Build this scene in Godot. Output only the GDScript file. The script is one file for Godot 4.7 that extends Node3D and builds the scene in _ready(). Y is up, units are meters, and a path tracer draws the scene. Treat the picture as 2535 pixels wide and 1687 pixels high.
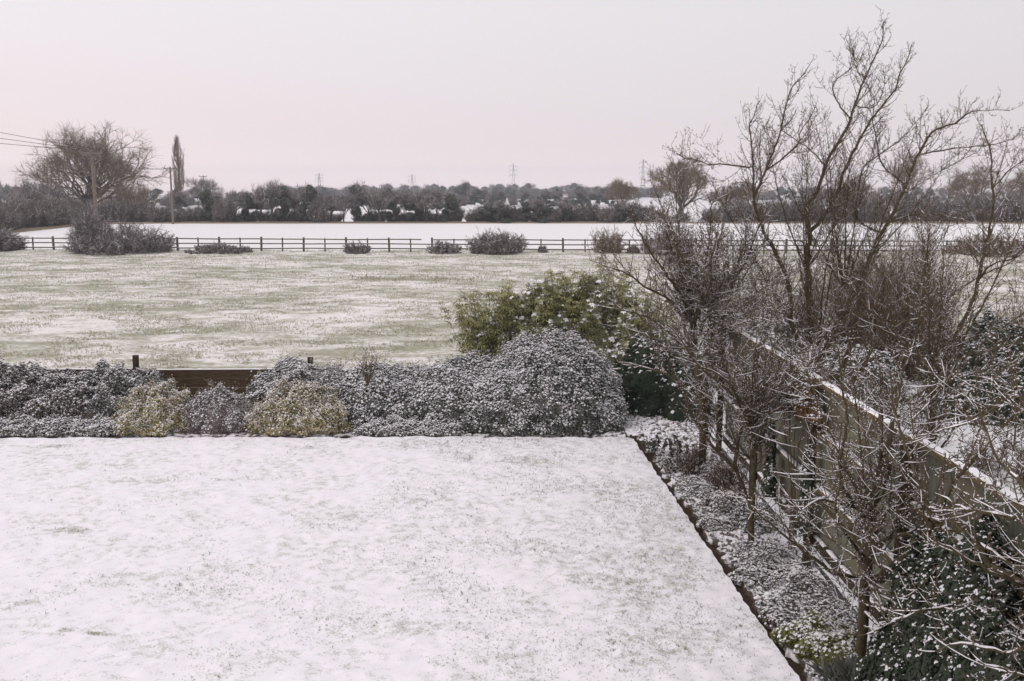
extends Node3D
# A snowy garden, a fenced meadow and a hedgerow under an overcast sky, seen from an upstairs window.

class Buf:
	var v := PackedVector3Array()
	var n := PackedVector3Array()
	var i := PackedInt32Array()
	var c := PackedColorArray()
	var uv := PackedVector2Array()

const UP := Vector3.UP
const HAZE := 0.0006
var rng := RandomNumberGenerator.new()
var M := {}
var taken := {}
var leaf_meshes := {}

# ---------------------------------------------------------------- naming and committing
func numbered(called: String) -> String:
	if not taken.has(called):
		taken[called] = 0
		return called
	taken[called] += 1
	return "%s_%03d" % [called, taken[called]]

func thing(called: String, label: String, category: String, at := Vector3.ZERO, group := "") -> Node3D:
	var o := Node3D.new()
	o.name = numbered(called)
	add_child(o)
	o.position = at
	o.set_meta("label", label)
	o.set_meta("category", category)
	if group != "":
		o.set_meta("group", group)
	return o

func copy(src: Node3D, called: String, label: String, category: String, at: Vector3, turn: float, size: Vector3, group := "") -> Node3D:
	var o: Node3D = src.duplicate()
	o.name = numbered(called)
	add_child(o)
	o.position = at
	o.rotation = Vector3(0, turn, 0)
	o.scale = size
	o.set_meta("label", label)
	o.set_meta("category", category)
	if group != "":
		o.set_meta("group", group)
	elif o.has_meta("group"):
		o.remove_meta("group")
	return o

func mesh_of(b: Buf) -> ArrayMesh:
	var a := []
	a.resize(Mesh.ARRAY_MAX)
	a[Mesh.ARRAY_VERTEX] = b.v
	a[Mesh.ARRAY_NORMAL] = b.n
	if b.c.size() > 0:
		a[Mesh.ARRAY_COLOR] = b.c
	if b.uv.size() > 0:
		a[Mesh.ARRAY_TEX_UV] = b.uv
	a[Mesh.ARRAY_INDEX] = b.i
	var m := ArrayMesh.new()
	m.add_surface_from_arrays(Mesh.PRIMITIVE_TRIANGLES, a)
	return m

func put(called: String, mesh: Mesh, mat: Material, parent: Node, at := Vector3.ZERO) -> MeshInstance3D:
	var o := MeshInstance3D.new()
	o.name = called
	o.mesh = mesh
	o.material_override = mat
	o.position = at
	parent.add_child(o, true)
	return o

func commit(called: String, b: Buf, mat: Material, parent: Node) -> MeshInstance3D:
	if b.v.size() == 0:
		return null
	return put(called, mesh_of(b), mat, parent)

func structure(called: String, b: Buf, mat: Material) -> MeshInstance3D:
	var o := commit(called, b, mat, self)
	o.set_meta("kind", "structure")
	return o

func scatter(called: String, mesh: Mesh, mat: Material, data: PackedFloat32Array, parent: Node) -> MultiMeshInstance3D:
	if data.size() == 0:
		return null
	var mm := MultiMesh.new()
	mm.transform_format = MultiMesh.TRANSFORM_3D
	mm.mesh = mesh
	mm.instance_count = data.size() / 12
	mm.buffer = data
	var o := MultiMeshInstance3D.new()
	o.name = called
	o.multimesh = mm
	o.material_override = mat
	o.set_meta("kind", "stuff")
	parent.add_child(o, true)
	return o

func add_xf(d: PackedFloat32Array, b: Basis, p: Vector3) -> void:
	d.append_array(PackedFloat32Array([b.x.x, b.y.x, b.z.x, p.x, b.x.y, b.y.y, b.z.y, p.y, b.x.z, b.y.z, b.z.z, p.z]))

# ---------------------------------------------------------------- materials
func lin(r: float, g: float, b: float) -> Color:
	return Color(r, g, b).linear_to_srgb()

func flat_mat(r: float, g: float, b: float, rough := 0.9) -> StandardMaterial3D:
	var m := StandardMaterial3D.new()
	m.albedo_color = lin(r, g, b)
	m.roughness = rough
	m.metallic_specular = 0.25
	return m

func noise_of(kind: int, freq: float, seed_: int, oct := 3) -> FastNoiseLite:
	var n := FastNoiseLite.new()
	n.noise_type = kind
	n.frequency = freq
	n.seed = seed_
	n.fractal_octaves = oct
	n.fractal_type = FastNoiseLite.FRACTAL_FBM if oct > 1 else FastNoiseLite.FRACTAL_NONE
	return n

func mottled(c0: Color, c1: Color, c2: Color, freq: float, seed_: int, stretch := Vector3.ONE, rough := 0.9, bump := 0.0) -> StandardMaterial3D:
	# a triplanar grain of three linear colours
	var n := noise_of(FastNoiseLite.TYPE_SIMPLEX, freq, seed_, 4)
	var img := n.get_seamless_image(256, 256)
	img.convert(Image.FORMAT_L8)
	var src := img.get_data()
	var dst := PackedByteArray()
	dst.resize(src.size() * 3)
	var ramp: Array[Color] = []
	for k in 256:
		var t := k / 255.0
		var c := c0.lerp(c1, clampf(t * 2.0, 0, 1)) if t < 0.5 else c1.lerp(c2, clampf(t * 2.0 - 1.0, 0, 1))
		ramp.append(c.linear_to_srgb())
	for k in src.size():
		var c := ramp[src[k]]
		dst[k * 3] = int(c.r * 255)
		dst[k * 3 + 1] = int(c.g * 255)
		dst[k * 3 + 2] = int(c.b * 255)
	var m := StandardMaterial3D.new()
	m.albedo_texture = ImageTexture.create_from_image(Image.create_from_data(256, 256, false, Image.FORMAT_RGB8, dst))
	m.uv1_triplanar = true
	m.uv1_world_triplanar = true
	m.uv1_scale = stretch
	m.roughness = rough
	m.metallic_specular = 0.25
	return m

func make_materials() -> void:
	M.snow = flat_mat(0.84, 0.825, 0.85, 0.95)
	M.bark_near = mottled(Color(0.045, 0.036, 0.022), Color(0.085, 0.066, 0.04), Color(0.14, 0.12, 0.06), 0.03, 3, Vector3(3, 1.2, 3))
	M.twig = flat_mat(0.115, 0.086, 0.058)
	M.bark_red = flat_mat(0.115, 0.08, 0.056)
	M.bark_stem = flat_mat(0.15, 0.105, 0.06)
	M.bark_far = flat_mat(0.11, 0.092, 0.08)
	M.twig_far = flat_mat(0.2, 0.172, 0.155)
	M.weed = flat_mat(0.27, 0.2, 0.165)
	M.twig_hedge = flat_mat(0.19, 0.162, 0.142)
	M.twig_brown = flat_mat(0.235, 0.18, 0.128)
	M.twig_mauve = flat_mat(0.215, 0.182, 0.182)
	M.ivy_far = flat_mat(0.09, 0.098, 0.08)
	M.fence_wood = [
		mottled(Color(0.11, 0.105, 0.075), Color(0.155, 0.15, 0.11), Color(0.21, 0.2, 0.155), 0.02, 11, Vector3(6, 0.5, 6)),
		mottled(Color(0.10, 0.105, 0.075), Color(0.15, 0.155, 0.115), Color(0.2, 0.205, 0.155), 0.02, 12, Vector3(6, 0.5, 6)),
		mottled(Color(0.12, 0.1, 0.065), Color(0.17, 0.145, 0.1), Color(0.22, 0.19, 0.14), 0.02, 13, Vector3(6, 0.5, 6)),
		mottled(Color(0.085, 0.085, 0.062), Color(0.13, 0.13, 0.1), Color(0.18, 0.18, 0.14), 0.02, 14, Vector3(6, 0.5, 6))]
	M.rail_wood = mottled(Color(0.09, 0.068, 0.032), Color(0.14, 0.108, 0.055), Color(0.19, 0.155, 0.09), 0.02, 15, Vector3(6, 6, 0.5))
	M.dark_wood = mottled(Color(0.035, 0.028, 0.018), Color(0.06, 0.046, 0.03), Color(0.09, 0.07, 0.045), 0.02, 16, Vector3(5, 1, 5))
	M.board_wood = mottled(Color(0.05, 0.034, 0.02), Color(0.08, 0.056, 0.034), Color(0.11, 0.08, 0.05), 0.02, 17, Vector3(0.6, 5, 5))
	M.field_rail = flat_mat(0.12, 0.105, 0.078)
	M.pole = mottled(Color(0.16, 0.135, 0.115), Color(0.22, 0.185, 0.16), Color(0.27, 0.23, 0.2), 0.02, 18, Vector3(2, 0.3, 2))
	M.iron = flat_mat(0.2, 0.2, 0.21, 0.6)
	M.wire = flat_mat(0.08, 0.075, 0.075, 0.6)
	M.soil = mottled(Color(0.028, 0.018, 0.01), Color(0.05, 0.034, 0.02), Color(0.085, 0.06, 0.035), 0.04, 19, Vector3(3, 3, 3))
	M.juniper = flat_mat(0.135, 0.135, 0.118)
	M.grey_green = flat_mat(0.2, 0.195, 0.175)
	M.cotoneaster = flat_mat(0.17, 0.145, 0.13)
	M.yellow_leaf = flat_mat(0.45, 0.385, 0.23)
	M.heather = flat_mat(0.25, 0.21, 0.2)
	M.bamboo_leaf = flat_mat(0.27, 0.265, 0.12)
	M.bamboo_leaf.backlight = Color(0.12, 0.12, 0.03)
	M.bamboo_dark = flat_mat(0.18, 0.185, 0.105)
	M.laurel = flat_mat(0.04, 0.055, 0.036, 0.55)
	M.ivy = flat_mat(0.045, 0.055, 0.036, 0.6)
	M.dry_leaf = flat_mat(0.12, 0.07, 0.035)
	M.grass = flat_mat(0.28, 0.28, 0.2)
	M.grass_dark = flat_mat(0.15, 0.165, 0.105)
	M.straw = flat_mat(0.40, 0.385, 0.29)
	M.moss = flat_mat(0.19, 0.19, 0.06)

# ---------------------------------------------------------------- shapes
func box(b: Buf, x: Transform3D, s: Vector3) -> void:
	# a box of size s centred on x, flat faces
	var h := s * 0.5
	for f in 6:
		var ax := f / 2
		var sg := 1.0 if f % 2 == 0 else -1.0
		var nn := Vector3.ZERO
		nn[ax] = sg
		var u := Vector3.ZERO
		u[(ax + 1) % 3] = 1
		var w := Vector3.ZERO
		w[(ax + 2) % 3] = sg
		var o := b.v.size()
		for q in [[-1, -1], [1, -1], [1, 1], [-1, 1]]:
			b.v.append(x * ((nn + u * q[0] + w * q[1]) * h))
			b.n.append((x.basis * nn).normalized())
		b.i.append_array(PackedInt32Array([o, o + 2, o + 1, o, o + 3, o + 2]))

func block(called: String, s: Vector3, mat: Material, parent: Node, at: Vector3, rot := Vector3.ZERO, uneven := 0.0) -> MeshInstance3D:
	# a sawn timber with chamfered long edges along its longest side
	var b := Buf.new()
	var ax := 0
	if s.y >= s.x and s.y >= s.z: ax = 1
	elif s.z >= s.x: ax = 2
	var a := Vector3.ZERO
	a[ax] = 1
	var u := Vector3.ZERO
	u[(ax + 1) % 3] = 1
	var w := Vector3.ZERO
	w[(ax + 2) % 3] = 1
	var hu: float = s[(ax + 1) % 3] * 0.5
	var hw: float = s[(ax + 2) % 3] * 0.5
	var ch := minf(hu, hw) * 0.22
	var prof := [Vector2(hu, -hw + ch), Vector2(hu, hw - ch), Vector2(hu - ch, hw), Vector2(-hu + ch, hw), Vector2(-hu, hw - ch), Vector2(-hu, -hw + ch), Vector2(-hu + ch, -hw), Vector2(hu - ch, -hw)]
	var hl: float = s[ax] * 0.5
	for k in 8:
		var p: Vector2 = prof[k]
		var q: Vector2 = prof[(k + 1) % 8]
		var e := (q - p).normalized()
		var nn := u * e.y - w * e.x
		var o := b.v.size()
		for pt in [[p, -hl], [q, -hl], [q, hl], [p, hl]]:
			b.v.append(a * pt[1] + u * pt[0].x + w * pt[0].y)
			b.n.append(nn)
		b.i.append_array(PackedInt32Array([o, o + 2, o + 1, o, o + 3, o + 2]))
	for sg in [-1.0, 1.0]:
		var o := b.v.size()
		for k in 8:
			b.v.append(a * (hl * sg) + u * prof[k].x + w * prof[k].y)
			b.n.append(a * sg)
		for k in range(1, 7):
			b.i.append_array(PackedInt32Array([o, o + k + 1, o + k] if sg > 0 else [o, o + k, o + k + 1]))
	var m := put(called, mesh_of(b), mat, parent, at)
	m.rotation = rot
	return m

func tube(b: Buf, pts: PackedVector3Array, r: PackedFloat32Array, sides: int) -> void:
	var np := pts.size()
	var o := b.v.size()
	var d0 := (pts[np - 1] - pts[0]).normalized()
	var ref := Vector3(0.31, 0.17, 0.93) if absf(d0.dot(Vector3(0.31, 0.17, 0.93))) < 0.85 else Vector3(0.9, 0.1, -0.3)
	for k in np:
		var d := pts[mini(k + 1, np - 1)] - pts[maxi(k - 1, 0)]
		var a := d.cross(ref).normalized()
		var c := a.cross(d).normalized()
		for s in sides:
			var t := TAU * s / sides
			var nn := a * cos(t) + c * sin(t)
			b.v.append(pts[k] + nn * r[k])
			b.n.append(nn)
	for k in np - 1:
		for s in sides:
			var i0 := o + k * sides + s
			var i1 := o + k * sides + (s + 1) % sides
			b.i.append(i0); b.i.append(i1); b.i.append(i0 + sides)
			b.i.append(i1); b.i.append(i1 + sides); b.i.append(i0 + sides)

func stick(b: Buf, p: Vector3, q: Vector3, r0: float, r1: float) -> void:
	var d := q - p
	var a := d.cross(Vector3(0.31, 0.57, 0.76)).normalized()
	var c := a.cross(d).normalized()
	var o := b.v.size()
	var n0 := a
	var n1 := a * -0.5 + c * 0.866
	var n2 := a * -0.5 - c * 0.866
	b.v.append(p + n0 * r0); b.v.append(p + n1 * r0); b.v.append(p + n2 * r0)
	b.v.append(q + n0 * r1); b.v.append(q + n1 * r1); b.v.append(q + n2 * r1)
	b.n.append(n0); b.n.append(n1); b.n.append(n2); b.n.append(n0); b.n.append(n1); b.n.append(n2)
	b.i.append_array(PackedInt32Array([o, o + 1, o + 3, o + 1, o + 4, o + 3, o + 1, o + 2, o + 4, o + 2, o + 5, o + 4, o + 2, o, o + 5, o, o + 3, o + 5]))

func snow_ridge(b: Buf, pts: PackedVector3Array, w: PackedFloat32Array, h: PackedFloat32Array, lift: PackedFloat32Array) -> void:
	# a lens of snow lying along a line: left foot, crest, right foot
	var np := pts.size()
	var o := b.v.size()
	for k in np:
		var d := pts[mini(k + 1, np - 1)] - pts[maxi(k - 1, 0)]
		var s := d.cross(UP)
		if s.length_squared() < 1e-10:
			s = Vector3.RIGHT
		s = s.normalized()
		var base := pts[k] + UP * lift[k]
		b.v.append(base - s * w[k]); b.v.append(base - s * w[k] * 0.55 + UP * h[k] * 0.8); b.v.append(base + s * w[k] * 0.55 + UP * h[k] * 0.8); b.v.append(base + s * w[k])
		b.n.append((-s + UP * 0.2).normalized()); b.n.append((-s * 0.4 + UP).normalized()); b.n.append((s * 0.4 + UP).normalized()); b.n.append((s + UP * 0.2).normalized())
	for k in np - 1:
		for e in 3:
			var i0 := o + k * 4 + e
			b.i.append(i0); b.i.append(i0 + 4); b.i.append(i0 + 1)
			b.i.append(i0 + 1); b.i.append(i0 + 4); b.i.append(i0 + 5)

# ---------------------------------------------------------------- bare trees, near
func lay_snow(T: Dictionary, pts: PackedVector3Array, r: PackedFloat32Array, chance: float) -> void:
	# snow rests on the stretches of a branch that are not too steep
	var sb: Buf = T.snow
	var run := PackedVector3Array()
	var rw := PackedFloat32Array()
	var rh := PackedFloat32Array()
	var rl := PackedFloat32Array()
	for k in pts.size():
		var d := (pts[mini(k + 1, pts.size() - 1)] - pts[maxi(k - 1, 0)]).normalized()
		var ok := absf(d.y) < 0.86 and rng.randf() < chance
		if ok:
			var hh := minf(T.depth, r[k] * 1.6 + 0.002) * rng.randf_range(0.25, 1.4) * (1.0 - absf(d.y) * 0.7)
			run.append(pts[k]); rw.append((r[k] * 0.85 + 0.0006) * rng.randf_range(0.6, 1.15)); rh.append(hh); rl.append(r[k] * 0.45)
		if (not ok or k == pts.size() - 1) and run.size() > 0:
			if run.size() >= 2:
				rh[0] *= 0.3; rh[rh.size() - 1] *= 0.3
				snow_ridge(sb, run, rw, rh, rl)
			run = PackedVector3Array(); rw = PackedFloat32Array(); rh = PackedFloat32Array(); rl = PackedFloat32Array()

func sprout(T: Dictionary, p: Vector3, d: Vector3, length: float, r: float, level: int) -> void:
	var nseg := 6 if level == 1 else 3
	var pts := PackedVector3Array([p])
	var rr := PackedFloat32Array([r])
	var st := length / nseg
	var up: float = T.up
	var wob: float = T.wobble
	for k in nseg:
		d = (d + UP * up * (0.6 + 0.5 * k) * 4.0 / nseg + Vector3(rng.randf_range(-1, 1), rng.randf_range(-1, 1), rng.randf_range(-1, 1)) * wob).normalized()
		p += d * st
		pts.append(p)
		rr.append(lerpf(r, maxf(0.0018, r * 0.4), (k + 1.0) / nseg))
	tube(T.twigs, pts, rr, 4 if level == 1 else 3)
	lay_snow(T, pts, rr, T.chance)
	if level < 2:
		var m := int(length / (T.gap2 as float) * rng.randf_range(0.8, 1.2))
		for j in m:
			var t := rng.randf_range(0.12, 1.0) * nseg
			var k := mini(int(t), nseg - 1)
			var q := pts[k].lerp(pts[k + 1], t - k)
			var dir := (pts[k + 1] - pts[k]).normalized()
			var side := dir.cross(Vector3(rng.randf_range(-1, 1), rng.randf_range(-1, 1), rng.randf_range(-1, 1))).normalized()
			sprout(T, q, (dir * rng.randf_range(0.3, 1.0) + side).normalized(), length * rng.randf_range(0.2, 0.5), maxf(0.0028, r * 0.5), level + 1)
	var ns := int(length / (T.spur as float))
	for j in ns:
		var t := rng.randf() * nseg
		var k := mini(int(t), nseg - 1)
		var q := pts[k].lerp(pts[k + 1], t - k)
		var e := q + Vector3(rng.randf_range(-1, 1), rng.randf_range(-0.3, 1), rng.randf_range(-1, 1)).normalized() * rng.randf_range(0.015, 0.05)
		stick(T.twigs, q, e, 0.003, 0.0035)
		if rng.randf() < 0.5 * (T.chance as float):
			stick(T.snow, e + UP * 0.003, e + UP * 0.010, 0.0065, 0.0015)

func fruit_tree(o: Node3D, limbs: Array, T: Dictionary) -> void:
	T.twigs = Buf.new(); T.snow = Buf.new()
	limbs = limbs.duplicate()
	for e in T.get("extra", []):
		# further long straight limbs: [x, y, z of the fork, how many, shortest, longest, steepness]
		for k in int(e[3]):
			var an := TAU * k / float(e[3]) + rng.randf_range(-0.35, 0.35)
			var tilt := rng.randf_range(0.15, 1.0) * float(e[6])
			var d := Vector3(cos(an) * sin(tilt), cos(tilt), sin(an) * sin(tilt))
			var p := Vector3(e[0], e[1], e[2])
			var ln := rng.randf_range(e[4], e[5])
			var row := [0.005 + ln * 0.0045, 0.003]
			for q in 7:
				row.append_array([p.x, p.y, p.z])
				d = (d + UP * 0.04 + Vector3(rng.randf_range(-1, 1), rng.randf_range(-1, 1), rng.randf_range(-1, 1)) * 0.09).normalized()
				p += d * ln / 6.0
				p.x = minf(p.x, float(T.get("wall", 99.0)))
			limbs.append(row)
	var first := true
	for l in limbs:
		var r0: float = l[0] * (1.0 if first else float(T.thick))
		var r1: float = l[1] * float(T.thick)
		var raw := PackedVector3Array()
		for k in (l.size() - 2) / 3:
			raw.append(Vector3(l[2 + k * 3], l[3 + k * 3], l[4 + k * 3]) - o.position)
		# smooth the limb
		var pts := PackedVector3Array()
		var rr := PackedFloat32Array()
		var n := raw.size()
		for k in n - 1:
			for s in 3:
				var t := s / 3.0
				pts.append(raw[k].cubic_interpolate(raw[k + 1], raw[maxi(k - 1, 0)], raw[mini(k + 2, n - 1)], t))
		pts.append(raw[n - 1])
		for k in pts.size():
			var f := k / (pts.size() - 1.0)
			rr.append(lerpf(r0, r1, f) * rng.randf_range(0.9, 1.1))
			if k > 0 and not first:
				pts[k] += Vector3(rng.randf_range(-1, 1), rng.randf_range(-1, 1), rng.randf_range(-1, 1)) * (0.006 + rr[k] * 0.35)
		var lb := Buf.new()
		tube(lb, pts, rr, 9 if r0 > 0.03 else 6)
		commit("trunk" if first else "limb", lb, M.bark_near, o)
		lay_snow(T, pts, rr, minf(0.96, (T.chance as float) * 1.25))
		var len := 0.0
		for k in pts.size() - 1:
			var seg := pts[k + 1] - pts[k]
			len += seg.length()
			if first and k < pts.size() * 0.75:
				continue
			var f := k / (pts.size() - 1.0)
			var want: float = seg.length() / (T.gap1 as float) * (0.35 + 0.9 * f)
			var cnt := int(want) + (1 if rng.randf() < want - int(want) else 0)
			for j in cnt:
				var dir := seg.normalized()
				var side := dir.cross(Vector3(rng.randf_range(-1, 1), rng.randf_range(-1, 1), rng.randf_range(-1, 1))).normalized()
				var q := pts[k] + seg * rng.randf()
				sprout(T, q, (dir * rng.randf_range(0.2, 0.9) + side * 0.8 + UP * float(T.lift)).normalized(), rng.randf_range(T.l0, T.l1) * (1.15 - 0.75 * f), clampf(rr[k] * 0.42, 0.0035, float(T.rmax)), 1)
			if not first and rng.randf() < seg.length() * (T.shoots as float):
				var dir := (seg.normalized() * 0.5 + UP * 0.7 + Vector3(rng.randf_range(-1, 1), 0, rng.randf_range(-1, 1)) * 0.8).normalized()
				sprout(T, pts[k], dir, rng.randf_range(0.35, T.s1) * (1.1 - 0.7 * f), clampf(rr[k] * 0.6, 0.006, 0.011), 1)
			if rng.randf() < 0.8:
				var e := pts[k] + Vector3(rng.randf_range(-1, 1), rng.randf_range(-0.3, 1), rng.randf_range(-1, 1)).normalized() * (rr[k] + 0.04)
				stick(T.twigs, pts[k], e, 0.004, 0.004)
		first = false
	var tw := commit("twigs", T.twigs, T.get("mat", M.twig), o)
	tw.set_meta("kind", "stuff")
	var sn := commit("snow", T.snow, M.snow, o)
	sn.set_meta("kind", "stuff")

# ---------------------------------------------------------------- bare trees, far (twigs stand for bundles)
func fork(F: Dictionary, p: Vector3, d: Vector3, length: float, r: float, level: int) -> void:
	var mid := p + d * length * 0.5 + Vector3(rng.randf_range(-1, 1), rng.randf_range(-1, 1), rng.randf_range(-1, 1)) * length * 0.07
	d = (d + UP * (F.up as float) + Vector3(rng.randf_range(-1, 1), rng.randf_range(-1, 1), rng.randf_range(-1, 1)) * 0.12).normalized()
	var q := mid + d * length * 0.5
	var rt := maxf(r * 0.62, F.tip)
	if level <= 2:
		tube(F.wood, PackedVector3Array([p, mid, q]), PackedFloat32Array([r, (r + rt) * 0.5, rt]), 5)
	else:
		stick(F.twigs, p, q, r, rt)
		if rng.randf() < F.frost and absf(d.y) < 0.9:
			stick(F.snow, p + UP * r * 0.9, q + UP * rt * 0.9, r * 0.8, rt * 0.8)
	if level >= (F.levels as int):
		for j in (F.brush as int):
			var e := (d + UP * (F.up as float) + Vector3(rng.randf_range(-1, 1), rng.randf_range(-0.9, 1), rng.randf_range(-1, 1)) * (F.spread as float) * 1.5).normalized()
			var st := p.lerp(q, rng.randf_range(0.2, 1.0))
			var en := st + e * length * rng.randf_range(0.6, 1.3)
			stick(F.twigs, st, en, F.tip, (F.tip as float) * 0.45)
			if rng.randf() < F.frost:
				stick(F.snow, st + UP * (F.tip as float) * 0.9, en + UP * (F.tip as float) * 0.6, (F.tip as float) * 0.8, (F.tip as float) * 0.4)
		return
	var n := rng.randi_range(F.kmin, F.kmax)
	var a0 := rng.randf() * TAU
	for j in n:
		var ang := a0 + TAU * j / n + rng.randf_range(-0.5, 0.5)
		var u := d.cross(Vector3(0.3, 0.2, 0.9)).normalized()
		var w := u.cross(d)
		var dir := (d + (u * cos(ang) + w * sin(ang)) * (F.spread as float) * rng.randf_range(0.5, 1.1)).normalized()
		var at := q if j < 2 else p.lerp(q, rng.randf_range(0.35, 0.9))
		fork(F, at, dir, length * (F.ratio as float) * rng.randf_range(0.8, 1.15), rt, level + 1)

func fit(bufs: Array, h: float, w: float) -> void:
	# scale the whole plant so that it stands h tall and w wide
	var lo := Vector3(1e9, 1e9, 1e9)
	var hi := -lo
	for b in bufs:
		for p in b.v:
			lo = lo.min(p); hi = hi.max(p)
	var sy := h / hi.y
	var sx := w / maxf(hi.x - lo.x, hi.z - lo.z)
	var c := Vector3((lo.x + hi.x) * 0.5, 0, (lo.z + hi.z) * 0.5)
	for b in bufs:
		for k in b.v.size():
			var p: Vector3 = b.v[k]
			var g := clampf(p.y / (hi.y * 0.35), 0, 1)
			b.v[k] = Vector3((p.x - c.x * g) * sx, p.y * sy, (p.z - c.z * g) * sx)

func far_tree(o: Node3D, F: Dictionary, mat_wood: Material, mat_twig: Material) -> void:
	F.wood = Buf.new(); F.twigs = Buf.new(); F.snow = Buf.new()
	var trunk := Buf.new()
	var h: float = F.h
	var tl: float = h * (F.trunk as float)
	tube(trunk, PackedVector3Array([Vector3(0, -0.3, 0), Vector3(0.02, tl * 0.5, 0), Vector3(0, tl * 1.08, 0)]), PackedFloat32Array([F.r * 1.25, F.r, F.r * 0.9]), 7)
	var n: int = F.limbs
	for j in n:
		var ang: float = TAU * j / n + rng.randf_range(-0.4, 0.4)
		var tilt: float = lerpf(F.t0, F.t1, fposmod(j * 0.618 + rng.randf_range(0, 0.15), 1.0))
		var d := Vector3(cos(ang) * sin(tilt), cos(tilt), sin(ang) * sin(tilt))
		fork(F, Vector3(0, tl * rng.randf_range(0.75, 1.05), 0), d, h * (F.len as float) * rng.randf_range(0.85, 1.15), (F.r as float) * 0.55, 1)
	fit([trunk, F.wood, F.twigs, F.snow], h, F.w)
	commit("trunk", trunk, mat_wood, o)
	commit("limbs", F.wood, mat_wood, o).set_meta("kind", "stuff")
	commit("crown", F.twigs, mat_twig, o).set_meta("kind", "stuff")
	if F.snow.v.size() > 0:
		commit("snow", F.snow, M.snow, o).set_meta("kind", "stuff")

func bush_far(o: Node3D, h: float, w: float, stems: int, tip: float, frost: float, mat_twig: Material, arch := 0.0) -> void:
	# a thicket of stems that branch and arch over
	var F := {"wood": Buf.new(), "twigs": Buf.new(), "snow": Buf.new()}
	for s in stems:
		var a := rng.randf() * TAU
		var rad := sqrt(rng.randf()) * w * 0.36
		var p := Vector3(cos(a) * rad, -0.1, sin(a) * rad)
		var d := Vector3(cos(a) * rad / w * 1.6 + rng.randf_range(-0.25, 0.25), 1, sin(a) * rad / w * 1.6 + rng.randf_range(-0.25, 0.25)).normalized()
		var ln := h * rng.randf_range(0.65, 1.0) * sqrt(maxf(0.12, 1.0 - 0.8 * pow(rad / (w * 0.36), 2)))
		var pts := PackedVector3Array([p])
		var r0 := tip * 2.2
		var rr := PackedFloat32Array([r0])
		for k in 4:
			d = (d + Vector3(rng.randf_range(-1, 1), rng.randf_range(-0.6, 0.6) - arch * k, rng.randf_range(-1, 1)) * 0.22).normalized()
			p += d * ln / 4
			pts.append(p)
			rr.append(lerpf(r0, tip, (k + 1) / 4.0))
		tube(F.wood, pts, rr, 4)
		for k in 4:
			for j in 9:
				var st := pts[k].lerp(pts[k + 1], rng.randf())
				var e := (d * 0.5 + Vector3(rng.randf_range(-1, 1), rng.randf_range(-0.4 - arch, 1), rng.randf_range(-1, 1))).normalized()
				var en := st + e * ln * rng.randf_range(0.12, 0.34)
				stick(F.twigs, st, en, tip * 0.8, tip * 0.35)
				for q in 3:
					var st2 := st.lerp(en, rng.randf_range(0.3, 1))
					var en2 := st2 + (e + Vector3(rng.randf_range(-1, 1), rng.randf_range(-0.7, 1), rng.randf_range(-1, 1))).normalized() * ln * rng.randf_range(0.06, 0.16)
					stick(F.twigs, st2, en2, tip * 0.6, tip * 0.3)
				if rng.randf() < frost:
					stick(F.snow, st + UP * tip * 0.7, en + UP * tip * 0.5, tip * 0.75, tip * 0.35)
	fit([F.wood, F.twigs, F.snow], h, w)
	commit("stems", F.wood, mat_twig, o).set_meta("kind", "stuff")
	commit("twigs", F.twigs, mat_twig, o).set_meta("kind", "stuff")
	if F.snow.v.size() > 0:
		commit("snow", F.snow, M.snow, o).set_meta("kind", "stuff")

# ---------------------------------------------------------------- leaves
func leaf_star(n: int, length: float, width: float, rise: float, droop: float, seed_: int) -> ArrayMesh:
	# a tuft of n leaves round +y, each folded along its midrib
	var g := RandomNumberGenerator.new()
	g.seed = seed_
	var b := Buf.new()
	for k in n:
		var a := TAU * k / n + g.randf_range(-0.4, 0.4)
		var out := Vector3(cos(a), 0, sin(a))
		var up := g.randf_range(0.6, 1.3) * rise
		var l := length * g.randf_range(0.7, 1.2)
		var side := out.cross(UP) * width * g.randf_range(0.8, 1.2)
		var p0 := UP * g.randf_range(0, 0.15) * length
		var p1 := p0 + (out + UP * up).normalized() * l * 0.5
		var p2 := p1 + (out + UP * (up - droop)).normalized() * l * 0.5
		var nn := (p2 - p0).cross(side).normalized()
		if nn.y < 0:
			nn = -nn
		var o := b.v.size()
		b.v.append_array(PackedVector3Array([p0, p1 - side - UP * 0.1 * width, p1 + side - UP * 0.1 * width, p2, p1 + UP * 0.25 * width]))
		for q in 5:
			b.n.append(nn)
		b.i.append_array(PackedInt32Array([o, o + 1, o + 4, o, o + 4, o + 2, o + 1, o + 3, o + 4, o + 4, o + 3, o + 2]))
	return mesh_of(b)

func snow_lump(seed_: int) -> ArrayMesh:
	# a small uneven pat of snow, about one unit wide
	var g := RandomNumberGenerator.new()
	g.seed = seed_
	var b := Buf.new()
	var rings := 3
	var seg := 7
	b.v.append(Vector3(0, 0.5, 0)); b.n.append(UP)
	for r in rings:
		var t := PI * 0.62 * (r + 1) / rings
		for s in seg:
			var a := TAU * s / seg + r * 0.3
			var k := g.randf_range(0.75, 1.2)
			var dir := Vector3(cos(a) * sin(t), cos(t), sin(a) * sin(t))
			b.v.append(Vector3(dir.x * 0.5 * k, dir.y * 0.5 * g.randf_range(0.85, 1.1), dir.z * 0.5 * k))
			b.n.append(dir)
	for s in seg:
		b.i.append_array(PackedInt32Array([0, 1 + s, 1 + (s + 1) % seg]))
	for r in rings - 1:
		for s in seg:
			var i0 := 1 + r * seg + s
			var i1 := 1 + r * seg + (s + 1) % seg
			b.i.append_array(PackedInt32Array([i0, i0 + seg, i1, i1, i0 + seg, i1 + seg]))
	return mesh_of(b)

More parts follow.
